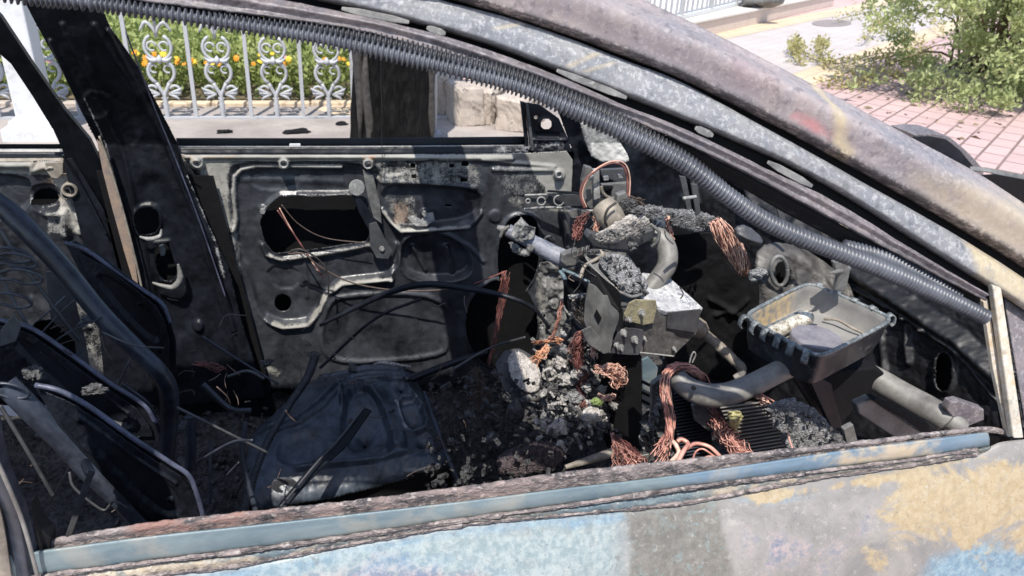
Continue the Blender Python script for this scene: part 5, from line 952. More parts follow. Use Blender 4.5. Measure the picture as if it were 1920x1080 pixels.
prism('side_sheet', [(1226, 574), (1252, 584), (1252, 616), (1266, 628), (1266, 668), (1210, 664), (1214, 622), (1228, 610)], .728, .003, M['front'], rb, .001)
tube('box_edge', [(1200, 661, .72), (1264, 668, .722)], .002, M['bright'], rb, 6)
bolt(1264, 654, .722, rb, .003); bolt(1208, 634, .72, rb, .003)
lp = prism('bent_side_plate', [tuple(p) for p in rc([(1104, 531), (1118, 537), (1134, 556), (1139, 553), (1146, 572), (1161, 586), (1160, 600), (1150, 628), (1145, 659), (1131, 664), (1112, 640), (1095, 602), (1097, 570)], 3)], lin(1130, 600, .70, -.0016, -.0003), .003, M['pipe'], rb, .001)
prism('diamond_hole', [(1119, 580), (1128, 596), (1122, 608), (1114, 592)], lin(1130, 600, .697, -.0016, -.0003), .002, M['black'], lp, 0)
prism('side_wing', [(1090, 620), (1108, 612), (1142, 652), (1146, 662), (1132, 664), (1104, 646)], .69, .003, M['steel'], rb, .001)
prism('trough_wall', [(1106, 500, .775), (1116, 508, .765), (1166, 552, .70), (1164, 584, .695), (1157, 584, .70), (1138, 562, .72), (1108, 534, .76)], None, .006, M['black'], rb, .001)
tube('trough_edge', [(1104, 494, .80), (1130, 520, .765), (1152, 545, .735), (1166, 549, .725)], .004, M['steel'], rb, 8)
tube('trough_edge', [(1166, 549, .725), (1184, 556, .725), (1204, 552, .73)], .004, M['steel'], rb, 8)
prism('small_clip', [(1066, 556), (1100, 552), (1102, 558), (1068, 562)], .86, .01, M['bright'], rb, .002)
prism('small_clip', [(1074, 566), (1086, 560), (1090, 574), (1078, 576)], .88, .02, M['beige'], rb, .002)
tube('thin_stay', [(1056, 574, .9), (1068, 590, .88), (1090, 600, .86), (1098, 606, .85)], .0035, M['steel'], rb, 6)
# ---- shelf plates under the ash in the middle
sh_ = prism('dash_shelf', [(1100, 446), (1106, 436), (1150, 452), (1200, 440), (1230, 428), (1226, 448), (1180, 470), (1140, 468), (1112, 462)], lin(1160, 455, .86, .0002, .0004), .03, M['inner'], car, .003)
prism('dash_shelf', [(1096, 482), (1116, 470), (1180, 480), (1206, 520), (1204, 552), (1168, 552), (1108, 500)], lin(1160, 510, .80, 0, -.0012), .02, M['steel'], car, .003)
prism('dash_shelf', [(1180, 385), (1330, 405), (1345, 430), (1300, 436), (1250, 420), (1190, 415)], .93, .03, M['black'], car, .003)
# plain black column below the box
prism('black_column', [(1150, 668), (1204, 668), (1206, 750), (1200, 850), (1160, 880), (1148, 760)], .735, .12, M['black'], car, .004)
o = tube('wedge_pipe', [(1060, 876, .55), (1100, 864, .56), (1150, 848, .57)], [.005, .009, .011], M['beige'], car, 12)
# ---- airbag housing (open tray) with clips, inflator and disc
a0, a1, a2, a3 = (np.array(v, float) for v in ((1391, 594), (1516, 530), (1678, 600), (1535, 674)))
zt = .85; RIM = rnd(rc([a0, a1, a2, a3], 20), 2); Rw = onZ(RIM, zt); cen = Rw.mean(0); nR = len(Rw)
def ring(s, dz): q = cen+(Rw-cen)*s; q[:, 2] = zt+dz; return q
levels = [(.90, -.046), (.925, -.040), (.955, -.012), (.965, 0), (.985, .003), (1.02, .002), (1.03, -.006), (1.0, -.012), (.96, -.045), (.90, -.062-.006)]
V = np.concatenate([ring(*l) for l in levels]); F = []
for k in range(len(levels)-1):
    for i in range(nR): j = (i+1) % nR; F.append((k*nR+i, (k+1)*nR+i, (k+1)*nR+j, k*nR+j))
F.append(tuple(range(nR))); F.append(tuple((len(levels)-1)*nR+i for i in range(nR))[::-1])
tray_mat = burnt('tray_burnt_paint', (.012, .013, .016), (.045, .048, .054), ash=(.27, .26, .245), rust=(.38, .28, .15), base=.12, rough=.45, bs=.35, sc=12)
ar = .95*np.ones(len(V)); ar[nR*5:] = .22; 
ru = np.where((V[:, 0] < .93) & (V[:, 1] > .5), .9, .0)
ab = mesh('airbag_housing', V, F, tray_mat, car, True, {'ash': ar, 'rust': ru}); ab['label'] = 'open rectangular black metal tray with hooked rim'
m_ = ab.modifiers.new('e', 'EDGE_SPLIT'); m_.split_angle = R(50)
rimt = MB(); rimt.tube(np.vstack([ring(1.0, .002), ring(1.0, .002)[:2]]), .0042, 8, cap=False); rimt.build('rolled_rim', M['pan'], ab).data.materials[0] = burnt('rim_worn_blue', (.07, .08, .085), (.2, .22, .225), ash=(.42, .43, .43), base=.45, rough=.4, sc=20)
rimm = bpy.data.materials['rim_worn_blue']
def hook(pa, pb, f):
    g = onZ([np.array(pa)*(1-f)+np.array(pb)*f], zt)[0]; dr = g-cen; dr[2] = 0; dr /= np.linalg.norm(dr); g = g+dr*.003
    tn = np.cross(dr, (0, 0, 1)); pth = [g-dr*.008+[0, 0, .003], g+[0, 0, .007], g+dr*.007+[0, 0, .002], g+dr*.009-np.array([0, 0, .012]), g+dr*.004-np.array([0, 0, .018])]
    q = cr(pth, 14); n = len(q); V = np.concatenate([q-tn*.0065, q+tn*.0065]); F = [(i, i+1, n+i+1, n+i) for i in range(n-1)]
    thick(mesh('hook', V, F, rimm, ab), .003, 0)
for f in (.06, .2, .34, .5, .66, .84): hook(a0, a3, f)
for f in (.12, .33, .52, .73, .93): hook(a1, a2, f)
inf = [W(1442, 642, .435), W(1500, 612, .50), W(1532, 597, .545)]
q0 = onZ([(1455, 640)], zt-.030)[0]; q1 = onZ([(1532, 598)], zt-.030)[0]; mb = MB(); q0 = q0+[-.016, .018, 0]; q1 = q1+[-.014, .010, 0]; mb.tube([q0, q0*.5+q1*.5, q1], [.0145, .0145, .0145], 18, 20)
mb.build('inflator_tube', burnt('scorched_brass_tube', (.16, .11, .05), (.42, .34, .2), ash=(.74, .70, .60), rust=(.6, .4, .12), base=.65, rough=.35, sc=16, metal=.3), ab)
mb = MB(); mb.tube([q0+[-.010, .014, 0], q1+[-.010, .014, .003]], .006, 14, 16); mb.build('support_tube', M['pan'], ab).data.materials[0] = bpy.data.materials['rim_worn_blue']
dc = onZ([(1531, 631)], zt-.014)[0]; th = np.linspace(0, 2*np.pi, 40, endpoint=False); ring_ = lambda r_, z: np.stack([dc[0]+r_*np.cos(th), dc[1]+r_*1.0*np.sin(th), 0*th+dc[2]+z], 1)
V = np.concatenate([ring_(.047, -.022), ring_(.048, -.003), ring_(.046, 0), ring_(.02, .0015)]); F = [(k*40+i, k*40+(i+1) % 40, (k+1)*40+(i+1) % 40, (k+1)*40+i) for k in range(3) for i in range(40)]+[tuple(120+i for i in range(40))]
dm = mesh('inflator_disc', V, F, burnt('grey_disc', (.14, .13, .15), (.24, .23, .245), base=.1, rough=.6, bs=.4, sc=25, fine=400), ab); m_ = dm.modifiers.new('e', 'EDGE_SPLIT'); m_.split_angle = R(40)
tube('tray_rod', [(1545, 598, .52), (1570, 600, .50), (1600, 616, .47), (1640, 634, .44)], .003, M['beige'], ab, 6)
prism('tray_leg', [(1466, 676), (1500, 690), (1560, 800), (1578, 812), (1562, 815), (1540, 790)], .42, .02, M['soot'], ab, .002)
prism('tray_leg', [(1506, 690), (1560, 720), (1580, 800), (1560, 806)], .38, .02, M['soot'], ab, .002)
prism('tray_body', [(1440, 660), (1535, 700), (1640, 690), (1660, 700), (1600, 770), (1570, 805), (1556, 740), (1480, 700)], .46, .08, M['black'], ab, .004)
# ---- heater cores with fins
def core(name, quad, Y, dep, n, mat, mat2, parent, lab=None):
    q = [np.array(W(x, y, Y)) for x, y in quad]; o = prism(name, quad, Y+.004, dep, mat2, parent, .001)
    if lab: o['label'] = lab
    mb = MB()
    for i in range(n+1):
        t = i/n; a = q[0]*(1-t)+q[3]*t; b_ = q[1]*(1-t)+q[2]*t; mb.tube([a+[0, -.001, 0], b_+[0, -.001, 0]], .0016, 5)
    mb.build('cooling_fin', mat, o, False); return o
hc = core('heater_core', [(1350, 764), (1440, 752), (1492, 856), (1400, 872)], .36, .05, 17, M['pipe'], simple('brown_core', (.05, .042, .035), .8), car, 'brownish finned core showing under the ash')
core('heater_core', [(1264, 738), (1318, 728), (1340, 850), (1272, 862)], .44, .05, 20, M['tubeblue'], M['black'], car, 'dark blue finned core behind the copper wires')
prism('core_side_plate', [(1222, 722), (1242, 706), (1262, 740), (1268, 800), (1262, 850), (1230, 862), (1222, 790)], .50, .012, M['steel'], car, .002)
relief('corroded_edge', [(1196, 816), (1212, 790), (1226, 770), (1232, 740), (1240, 744), (1232, 800), (1222, 850), (1206, 846)], .49, [('noise', .012, 8)], M['steel'], car, 1.6)
prism('purple_vane', [(1204, 676), (1216, 670), (1234, 690), (1222, 770), (1206, 760)], .62, .006, M['belt'], car, .001)
for y in (712, 732, 748): prism('vane_bar', [(1202, y), (1226, y+12), (1226, y+17), (1202, y+6)], .60, .004, M['soot'], car, 0)
prism('corner_stone_plate', [(1298, 762), (1320, 756), (1342, 790), (1330, 810), (1304, 790)], .40, .01, M['steel'], hc, .002)
# fender and bonnet edge beyond the windscreen
fn = prism('far_fender', [tuple(p) for p in cr([(1712, 252, 0), (1745, 250, 0), (1775, 254, 0), (1800, 272, 0), (1822, 292, 0), (1845, 318, 0)], 20)[:, :2]]+[(1845, 360), (1780, 330)], 1.46, .12, M['ridge'], car, .004)
fn['label'] = 'arched far wing edge seen past the windscreen pillar'
prism('fender_face', [(1716, 258), (1745, 256), (1775, 262), (1800, 282), (1830, 318), (1830, 400), (1700, 300)], 1.45, .01, M['soot'], fn, 0)
sheet('bonnet_edge', [[(1820, 312), (1850, 314), (1890, 322), (1990, 340)], [(1815, 318), (1850, 322), (1890, 332), (1990, 352)]], 1.3, [0, .01], M['steel'], fn, 40, 4)
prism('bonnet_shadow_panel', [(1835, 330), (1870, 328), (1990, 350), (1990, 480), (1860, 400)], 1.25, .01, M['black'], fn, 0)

# =================================================================== LOOSE THINGS
def heap(name, poly, plane, H, soft_, amp, sc, mat, lab, cat_, N=(0, -.5, 1), step=1.8, group=None, extra=()):
    o = relief(name, rnd(poly, 1), plane, [('dome', H, soft_), ('noise', amp, sc, 5), ('ridge', amp*.45, sc*.35)]+list(extra), mat, None, step, t=.004, N=N); return tag(o, lab, cat_, group)
heap('ash_heap', [(1118, 492), (1134, 478), (1160, 478), (1196, 500), (1216, 536), (1206, 556), (1170, 552), (1140, 520)], lin(1160, 515, .785, 0, -.0010), .020, 20, .0055, 10, M['ash'], 'crusty grey ash filling the trough on top of the radio box', 'ash', extra=())
heap('ash_heap', [(1170, 404), (1200, 384), (1250, 392), (1300, 398), (1346, 408), (1350, 430), (1300, 438), (1262, 424), (1210, 414)], .90, .020, 16, .005, 9, M['ash'], 'long grey ash ridge reaching to the hanging twisted copper bundle', 'ash')
heap('ash_heap', [(1110, 442), (1150, 424), (1180, 402), (1214, 412), (1222, 432), (1180, 450), (1150, 460), (1116, 456)], lin(1160, 435, .86, .0002, 0), .03, 22, .005, 9, M['ashpale'], 'pale ash crust on the wavy shelf beside the upper elbow pipe', 'ash')
heap('ash_heap', [(1436, 764), (1456, 750), (1490, 752), (1530, 776), (1566, 812), (1600, 822), (1612, 834), (1490, 856), (1462, 820)], lin(1500, 800, .27, 0, -.0004), .022, 26, .007, 14, M['ash'], 'broad grey ash heap under the open tray, resting on the finned core', 'ash')
heap('ash_heap', [(1156, 380), (1180, 372), (1200, 384), (1196, 404), (1170, 404)], .90, .02, 14, .005, 8, M['ashdark'], 'small dark ash clump beneath the end of the long lever', 'ash')
heap('ash_heap', [(950, 664), (976, 660), (1006, 680), (1016, 710), (1008, 740), (980, 736), (956, 706)], lin(980, 700, .86, 0, -.0014), .012, 14, .005, 10, M['ashpale'], 'pinkish pale ash patch on the cracked slab at the tunnel', 'ash')
heap('ash_heap', [(1020, 760), (1050, 740), (1080, 760), (1086, 800), (1050, 806), (1010, 790)], lin(1050, 780, .80, 0, -.0014), .02, 20, .009, 10, M['ash'], 'loose grey ash between the white rubble and the dark floor', 'ash')
heap('rubble_pile', [(1018, 690), (1050, 668), (1090, 660), (1140, 680), (1156, 720), (1150, 780), (1110, 810), (1070, 790), (1040, 740)], lin(1090, 730, .84, 0, -.0014), .02, 30, .018, 9, M['rubble'], 'bright sunlit black and white rubble below the radio box', 'rubble')
heap('charred_block', [(926, 862), (950, 846), (1010, 828), (1048, 834), (1062, 856), (1040, 884), (940, 900)], lin(990, 860, .66, 0, -.0014), .06, 34, .006, 10, M['ashpink'], 'long purplish charred block lying on the floor by the door', 'charred block')
def chunk(px, py, Y, size, mat, lab, cat_, seed, rot=0, amp=.3):
    return tag(lump(cat_.replace(' ', '_'), W(px, py, Y), size, mat, None, seed, amp, 4, 3.5, rot), lab, cat_)
chunk(1110, 780, .74, (.030, .02, .026), M['ashpale'], 'smooth cream ceramic lump in the rubble left of the black column', 'ceramic lump', 2, .4, .12)
chunk(968, 772, .80, (.022, .018, .034), M['inner'], 'smooth dark grey lump standing below the cracked slab', 'dark lump', 3, .2, .15)
chunk(1000, 742, .82, (.030, .016, .014), M['pipe'], 'flat light grey stone lying at the foot of the cracked slab', 'stone', 4, .3, .15)
chunk(1048, 802, .72, (.028, .02, .018), M['ashpale'], 'pinkish cream crumbly lump below the grey ash', 'crumb', 6, .3, .35)
chunk(1120, 752, .74, (.014, .01, .01), simple('green_residue', (.20, .27, .09), .8), 'small bright green melted scrap in the white rubble', 'green scrap', 5)
for nm, mt, cnt, lab in (('rubble_shards', M['white_ash'], 420, 'pale broken shards strewn through the sunlit rubble'), ('dark_shards', M['ashdark'], 420, 'dark broken shards strewn through the sunlit rubble')):
    mb = MB()
    for i in range(cnt):
        px, py = rng.normal(1092, 34), rng.normal(728, 40); c = W(px, py, .84-(py-735)*.0014+rng.uniform(-.04, .0)); Qr, _ = np.linalg.qr(rng.normal(size=(3, 3))); s_ = rng.uniform(.002, .0105)
        bmx = MB(); mb.box(c, s_*rng.uniform(.5, 1.6), s_*rng.uniform(.3, 1), s_*rng.uniform(.15, .6), Qr)
    q = mb.build(nm, mt, None, False); tag(q, lab, 'shards', kind='stuff')
o = prism('cracked_slab', [(932, 694), (950, 668), (978, 662), (1010, 682), (1020, 740), (1000, 766), (966, 752), (944, 730)], lin(975, 710, .89, 0, -.0014), .03, M['inner'], None, .003); tag(o, 'upright dark grey cracked slab under the pinkish ash patch', 'slab')
o = tag(tube('grey_ring', [(1030+12*math.cos(a), 702+10*math.sin(a), .83) for a in np.linspace(0, 2*np.pi, 20)], .0035, M['ashpale'], None, 8), 'small pale ring lying at the left edge of the white rubble', 'ring')
for i, (px, py, Y, s_, mt) in enumerate(((1062, 715, .82, .024, 'white_ash'), (1085, 700, .8, .020, 'white_ash'), (1050, 680, .86, .018, 'ashpale'), (1075, 745, .78, .018, 'ash'), (1135, 700, .78, .012, 'ashpale'), (1100, 725, .78, .014, 'white_ash'), (1035, 725, .84, .012, 'ash'), (1128, 730, .76, .012, 'ashpale'), (1150, 760, .72, .012, 'pipe'), (1140, 745, .73, .010, 'ashpale'), (1075, 668, .86, .014, 'pipe'), (1055, 655, .9, .015, 'ash'))):
    o = chunk(px, py, Y, (s_, s_*.7, s_*.6), M[mt], ('largest white crumb, upper left in the sunlit rubble', 'white crumb at the centre of the sunlit rubble', 'pale crumb at the top of the rubble beside the orange tuft', 'pale crumb low on the left side of the rubble', 'pale crumb touching the tangled salmon wire knot', 'white crumb just above the green scrap', 'grey crumb between the ring and the cracked slab', 'pale crumb under the salmon wire knot', 'grey crumb against the black column beside the salmon wisp', 'pale crumb between the salmon wisp and the green scrap', 'grey crumb at the top edge of the rubble under the stay rod', 'dark crumb behind the short orange wires')[i], 'rubble crumb', 20+i, i, .5)
# fine debris on the floor : nobody could count it
mb = MB()
for i in range(1500):
    x = rng.uniform(-.6, 1.05); y = rng.uniform(.12, 1.36); q = np.array([[x, y, 0]]); z = float(.12+.16*sm((.17-abs(y-.66))/.10)*sm((x-.1)/.3)+.10*sm((x-.75)/.4))+.012
    a = rng.normal(size=(3, 3)); Qr, _ = np.linalg.qr(a); s_ = rng.uniform(.002, .010); mb.box((x, y, z+rng.uniform(0, .012)), s_*rng.uniform(.6, 1.8), s_*rng.uniform(.4, 1), s_*rng.uniform(.2, .7), Qr)
o = mb.build('floor_debris', M['ashdark'], None, False); tag(o, 'small charred flakes and crumbs scattered over the car floor', 'debris', kind='stuff')
mb = MB()
for i in range(170):
    px, py = rng.uniform(-10, 900), rng.uniform(560, 985); p = W(px, py, rng.uniform(.55, 1.2)); p[2] = max(p[2], .22); d = rng.normal(size=3); d /= np.linalg.norm(d)
    if p[1] > 1.3 or py > 985-(px)*.12: continue
    L = rng.uniform(.01, .06); mb.tube([p-d*L/2, p+rng.normal(0, L*.12, 3), p+d*L/2], rng.uniform(.0007, .0016), 4, 6)
o = mb.build('burnt_threads', M['wire_brn'], None); tag(o, 'thin burnt threads and wire bits caught among the seat frames', 'threads', kind='stuff')

rg = np.random.default_rng(55)
for i in range(16):
    px, py, Y = rg.uniform(10, 470), rg.uniform(560, 960), rg.uniform(.5, .95)
    if py > 960-px*.1: continue
    a = rg.uniform(-1.2, 1.2); L = rg.uniform(30, 110); tube('burnt_rod', [(px-L*math.cos(a), py-L*math.sin(a), Y), (px+rg.normal(0, 8), py+rg.normal(0, 8), Y-.02), (px+L*math.cos(a), py+L*math.sin(a), Y+rg.normal(0, .03))], rg.uniform(.0016, .004), M['inner'] if i % 3 else M['tubeblue'], car, 6, 24)
for i, (px, py, Y, s_) in enumerate(((175, 730, .5, .016), (165, 600, .9, .02), (60, 700, .5, .02), (245, 860, .45, .012), (340, 800, .7, .014), (660, 690, 1.15, .016), (590, 665, 1.2, .016), (500, 680, 1.25, .018), (880, 780, .85, .02), (850, 830, .75, .016), (920, 820, .75, .018), (870, 890, .6, .014), (660, 790, .84, .01), (735, 770, .95, .008))):
    o = lump('char_clump', W(px, py, Y), (s_, s_*.6, s_*.5), M[('ashdark', 'inner', 'ashdark')[i % 3]], None, 60+i, .5, 4, 3.5, i); tag(o, ('small dark clump stuck on the nearer seat side plate', 'grey clump beside the hidden rear door bracket', 'dark clump under the spring loops', 'tiny clump by the lower bend of the thick nearer tube', 'clump lying between the seat frame and the thin upright rod', 'dark clump behind the top edge of the driver seat pan', 'grey clump at the head of the thin drain hose', 'dark clump at the foot of the far centre pillar', 'dark clump under the brown wire tangle', 'grey clump beside the right corner of the seat pan', 'dark clump between the seat pan and the purplish block', 'small clump below the front corner of the seat pan', 'tiny grey clump lying beside the recline lever', 'tiny dark clump on the raised part of the seat pan')[i], 'char clump')
mb = MB()
for i in range(420):
    px, py = rng.uniform(800, 1060), rng.uniform(700, 930); c = W(px, py, rng.uniform(.60, .95)-(py-800)*.001)
    if py > 985-px*.085: continue
    Qr, _ = np.linalg.qr(rng.normal(size=(3, 3))); s_ = rng.uniform(.002, .009); mb.box(c, s_*rng.uniform(.5, 1.6), s_*rng.uniform(.3, 1), s_*rng.uniform(.15, .6), Qr)
o = mb.build('tunnel_debris', M['debris'], None, False); tag(o, 'dark flakes and broken bits heaped over the middle tunnel', 'debris', kind='stuff')
mb = MB()
for poly, pf in (([(1118, 492), (1134, 478), (1160, 478), (1200, 505), (1216, 545), (1170, 556)], lin(1160, 515, .765, 0, -.0010)), ([(1170, 400), (1200, 384), (1346, 408), (1340, 432), (1262, 424)], lin(1250, 400, .875)), ([(1110, 446), (1150, 424), (1214, 412), (1222, 440), (1150, 462)], lin(1160, 435, .83, .0002, 0)), ([(1436, 764), (1530, 776), (1600, 822), (1490, 850)], lin(1500, 800, .245, 0, -.0004)), ([(1240, 640), (1210, 880), (1260, 860), (1270, 760)], lin(1240, 760, .47)), ([(930, 660), (1010, 655), (1010, 770), (950, 760)], lin(975, 710, .855, 0, -.0014))):
    pa = np.array(poly, float); lo, hi = pa.min(0), pa.max(0); n_in = 0
    while n_in < 38:
        q = rng.uniform(lo, hi)
        if not inside(q[None], pa)[0]: continue
        n_in += 1; c = place([q], pf)[0]; Qr, _ = np.linalg.qr(rng.normal(size=(3, 3))); s_ = rng.uniform(.0012, .005); mb.box(c, s_*rng.uniform(.5, 1.6), s_*rng.uniform(.4, 1), s_*rng.uniform(.2, .8), Qr)
o = mb.build('ash_crumbs', M['ashdark'], None, False); tag(o, 'dark crumbs scattered on the ash crusts of the dashboard remains', 'crumbs', kind='stuff')
for i, (px, py, Y, s_, lab) in enumerate(((1196, 396, .86, .014, 'dark clump where the lever end meets the long ash ridge'), (1262, 412, .87, .013, 'dark clump on the middle of the long ash ridge'), (1322, 418, .86, .014, 'dark clump at the right end of the long ash ridge'), (1112, 474, .83, .012, 'dark clump by the coil at the column end'), (1186, 462, .82, .014, 'dark clump between the pale ash crust and the trough'), (1208, 548, .74, .010, 'dark clump at the corner of the streaked box lid'), (1078, 640, .82, .014, 'dark clump beside the dark red wires'), (1098, 690, .79, .014, 'dark clump under the dark red wires'), (1216, 800, .47, .016, 'crusty clump on the corroded edge left of the looped bundle'), (1130, 800, .66, .016, 'dark clump left of the pointed copper fan'), (1570, 826, .22, .013, 'ash clump at the right foot of the broad ash heap'), (1066, 610, .9, .013, 'dark clump behind the lower bent plate corner'))):
    o = lump('char_clump', W(px, py, Y), (s_, s_*.7, s_*.6), M['ashdark'], None, 90+i, .55, 4, 3.5, i); tag(o, lab, 'char clump')
rg = np.random.default_rng(77)
for i in range(26):
    px, py, Y = rg.uniform(1070, 1330), rg.uniform(390, 660), rg.uniform(.72, .95); L = rg.uniform(12, 50)
    tube('charred_strand', [(px, py, Y), (px+rg.normal(0, L*.4), py+L*.5, Y), (px+rg.normal(0, L*.5), py+L, Y-.01)], rg.uniform(.0008, .0018), (M['wire_blk'], M['wire_brn'], M['inner'])[i % 3], car, 5, 14)
# copper wire bundles
def bundle(name, pts, n, spread, mat, lab, r=.0011, wig=.004, seed=0, ends=None, cat_='wire bundle', tw=0., group=None):
    n = int(n*1.5); r = r*.78; wig = wig*.75; slots = []
    return _bundle(name, pts, n, spread, mat, lab, r, wig, seed, ends, cat_, tw, group)
def _bundle(name, pts, n, spread, mat, lab, r=.0011, wig=.004, seed=0, ends=None, cat_='wire bundle', tw=0., group=None):
    rg = np.random.default_rng(seed+100); P = np.array([W(*p) for p in pts]); m_ = 40; path = cr(P, m_); sp_ = np.interp(np.linspace(0, 1, m_), np.linspace(0, 1, len(spread)), spread)
    T = np.gradient(path, axis=0); T /= np.linalg.norm(T, axis=1)[:, None]; B = np.cross(T, [0.1, .99, .05]); B /= np.linalg.norm(B, axis=1)[:, None]; Cc = np.cross(T, B); mb = MB(); SL = []
    for i in range(n):
        a = rg.uniform(0, 2*np.pi); rr = math.sqrt(rg.uniform(0, 1)); s = np.linspace(0, 1, m_); aa = a+tw*s*6.28+rg.normal(0, .3)+rg.normal(0, .9)*s
        k0 = int(rg.uniform(0, .12)*m_); k1 = m_-int(rg.uniform(0, .22)*m_)
        off = B*(sp_*rr*np.cos(aa))[:, None]+Cc*(sp_*rr*np.sin(aa)*.6)[:, None]
        ph = rg.uniform(0, 50); wv = np.stack([fbm(np.c_[s*5+ph, 0*s, 0*s+k_], 1.6, 3, 4) for k_ in (0, 9, 18)], 1)*wig*1.3*(.35+sp_/max(spread))[:, None]
        q = (path+off+wv)[k0:k1:2]
        f0 = len(mb.F)
        if len(q) > 3: mb.tube(q, r*rg.uniform(.75, 1.25), 5)
        slots_ = 1 if rg.uniform() < .13 else 2 if rg.uniform() < .2 else 0; SL += [slots_]*(len(mb.F)-f0)
    o = mb.build(name, mat, None); o.data.materials.append(M['wire_brn'] if mat is not M['copper_dk'] else M['wire_blk']); o.data.materials.append(M['copper_dk'] if mat in (M['copper'], M['copper_lt'], M['copper_or']) else mat)
    o.data.polygons.foreach_set('material_index', SL); return tag(o, lab, cat_, group)
bundle('copper_wire_bundle', [(1340, 412, .72), (1356, 436, .71), (1374, 462, .70), (1388, 490, .69), (1398, 520, .69)], 95, [.014, .022, .023, .019, .011], M['copper_lt'], 'thick twisted copper bundle hanging beneath the pillar, frayed end wrapped grey', .0011, .0022, 1, tw=.45)
o = relief('tape_wrap', [(1404, 508), (1420, 500), (1446, 508), (1440, 520), (1424, 526), (1412, 532), (1404, 524)], .67, [('dome', .015, 12), ('noise', .005, 9)], M['ash'], None, 1.5, N=(0, -1, .5)); tag(o, 'torn grey tape wrapped round the lower end of the twisted bundle', 'tape')
bundle('copper_wire_bundle', [(1318, 712, .42), (1304, 696, .42), (1284, 688, .42), (1262, 690, .41), (1249, 706, .40), (1248, 740, .39), (1256, 775, .37), (1256, 810, .35), (1244, 840, .32), (1228, 868, .29)], 56, [.006, .008, .009, .009, .009, .009, .008, .010, .018, .025], M['copper'], 'copper bundle looped over the lower elbow pipe and hanging down', .0011, .005, 2)
bundle('copper_wire_bundle', [(1326, 766, .42), (1340, 780, .40), (1362, 812, .36), (1384, 844, .31), (1410, 864, .27)], 46, [.010, .020, .024, .020, .014], M['copper'], 'copper fan fraying down across the finned core', .0011, .008, 3)
bundle('copper_wire_bundle', [(1148, 812, .50), (1152, 826, .48), (1164, 846, .43), (1180, 868, .37), (1188, 884, .33)], 40, [.002, .008, .018, .026, .032], M['copper'], 'copper wires fanning from a pointed tip at the door lip', .0011, .006, 4)
bundle('copper_wire_bundle', [(1150, 816, .49), (1160, 822, .47), (1180, 840, .43), (1204, 868, .36)], 22, [.002, .006, .010, .014], M['copper_dk'], 'dark copper strands beside the pointed fan', .0011, .004, 14)
bundle('copper_wire_bundle', [(998, 644, .95), (1020, 641, .92), (1040, 636, .90), (1054, 640, .88)], 14, [.004, .006, .010, .013], M['copper_or'], 'short orange wires lying level left of the radio box', .0013, .004, 5)
bundle('copper_wire_bundle', [(1030, 648, .90), (1018, 662, .89), (1008, 674, .88), (1000, 684, .88)], 10, [.006, .008, .010, .01], M['copper_or'], 'orange wire tuft dropping to the cracked slab', .0013, .006, 15)
bundle('copper_wire_bundle', [(1054, 562, .88), (1048, 592, .88), (1040, 620, .89), (1030, 644, .90)], 7, [.003, .004, .003, .003], M['copper'], 'slim red wire strand slanting down left of the radio box', .0012, .003, 6)
bundle('copper_wire_bundle', [(1096, 624, .80), (1084, 640, .80), (1082, 670, .80), (1092, 700, .79), (1098, 720, .78)], 30, [.008, .014, .014, .012, .01], M['copper_dk'], 'dark red wires hanging from the lower left corner of the radio box', .0012, .006, 7)
bundle('copper_wire_bundle', [(1112, 640, .76), (1112, 655, .76), (1114, 672, .76)], 10, [.005, .006, .008], M['copper_lt'], 'short pale copper tuft under the bent side plate', .0013, .003, 17)
bundle('copper_wire_bundle', [(1118, 690, .72), (1134, 698, .71), (1152, 696, .71), (1160, 708, .71), (1156, 724, .71)], 26, [.006, .010, .012, .012, .008], M['copper_lt'], 'tangled salmon wire knot right of the white rubble', .0014, .010, 8)
bundle('copper_wire_bundle', [(1120, 742, .68), (1138, 748, .67), (1152, 742, .66)], 9, [.004, .006, .006], M['copper_lt'], 'salmon wire wisp below the tangled knot', .0013, .005, 18)
bundle('copper_wire_bundle', [(1086, 716, .80), (1088, 740, .79), (1092, 768, .76)], 16, [.006, .010, .010], M['copper_dk'], 'dark red wires trailing into the rubble', .0013, .006, 28)
bundle('copper_wire_bundle', [(1104, 400, .95), (1090, 412, .94), (1084, 430, .94), (1080, 452, .93)], 22, [.006, .010, .010, .008], M['copper_dk'], 'dark red wires behind the steering column joint', .0013, .005, 9)
bundle('copper_wire_bundle', [(1114, 405, .92), (1118, 420, .91), (1116, 436, .90)], 10, [.003, .006, .004], M['copper_lt'], 'bright copper tuft under the beige motor', .0014, .004, 19)
bundle('copper_wire_bundle', [(948, 510, 1.2), (944, 545, 1.2), (934, 600, 1.18), (924, 650, 1.15), (914, 690, 1.1)], 20, [.012, .012, .006, .004, .003], M['copper_dk'], 'dull red wires hanging from a knot on the far door', .0013, .005, 10)
bundle('copper_wire_bundle', [(1092, 470, .90), (1108, 480, .88), (1100, 500, .87), (1088, 520, .86)], 22, [.010, .010, .006, .004], M['wire_brn'], 'brown wires wound round the end of the steering column', .0012, .006, 11)
bundle('copper_wire_bundle', [(896, 690, 1.0), (890, 712, .98), (900, 740, .95), (918, 770, .92)], 22, [.01, .016, .018, .018], M['wire_brn'], 'brown wire tangle hanging over the tunnel', .0012, .012, 12)
bundle('copper_wire_bundle', [(360, 682, .95), (385, 684, .95), (410, 690, .94), (424, 694, .94)], 8, [.004, .006, .008, .008], M['copper_dk'], 'small dull copper wisp between the seat frames', .0012, .004, 13)
bundle('copper_wire_bundle', [(1250, 400, .9), (1256, 430, .88), (1262, 452, .87)], 12, [.006, .006, .006], M['copper_lt'], 'short copper strands hugging the upper elbow pipe', .0012, .003, 29)
bundle('copper_wire_bundle', [(1408, 730, .40), (1420, 742, .38), (1440, 752, .34)], 14, [.010, .008, .005], M['copper_lt'], 'pink wires emerging right of the lower elbow pipe', .0013, .006, 30)
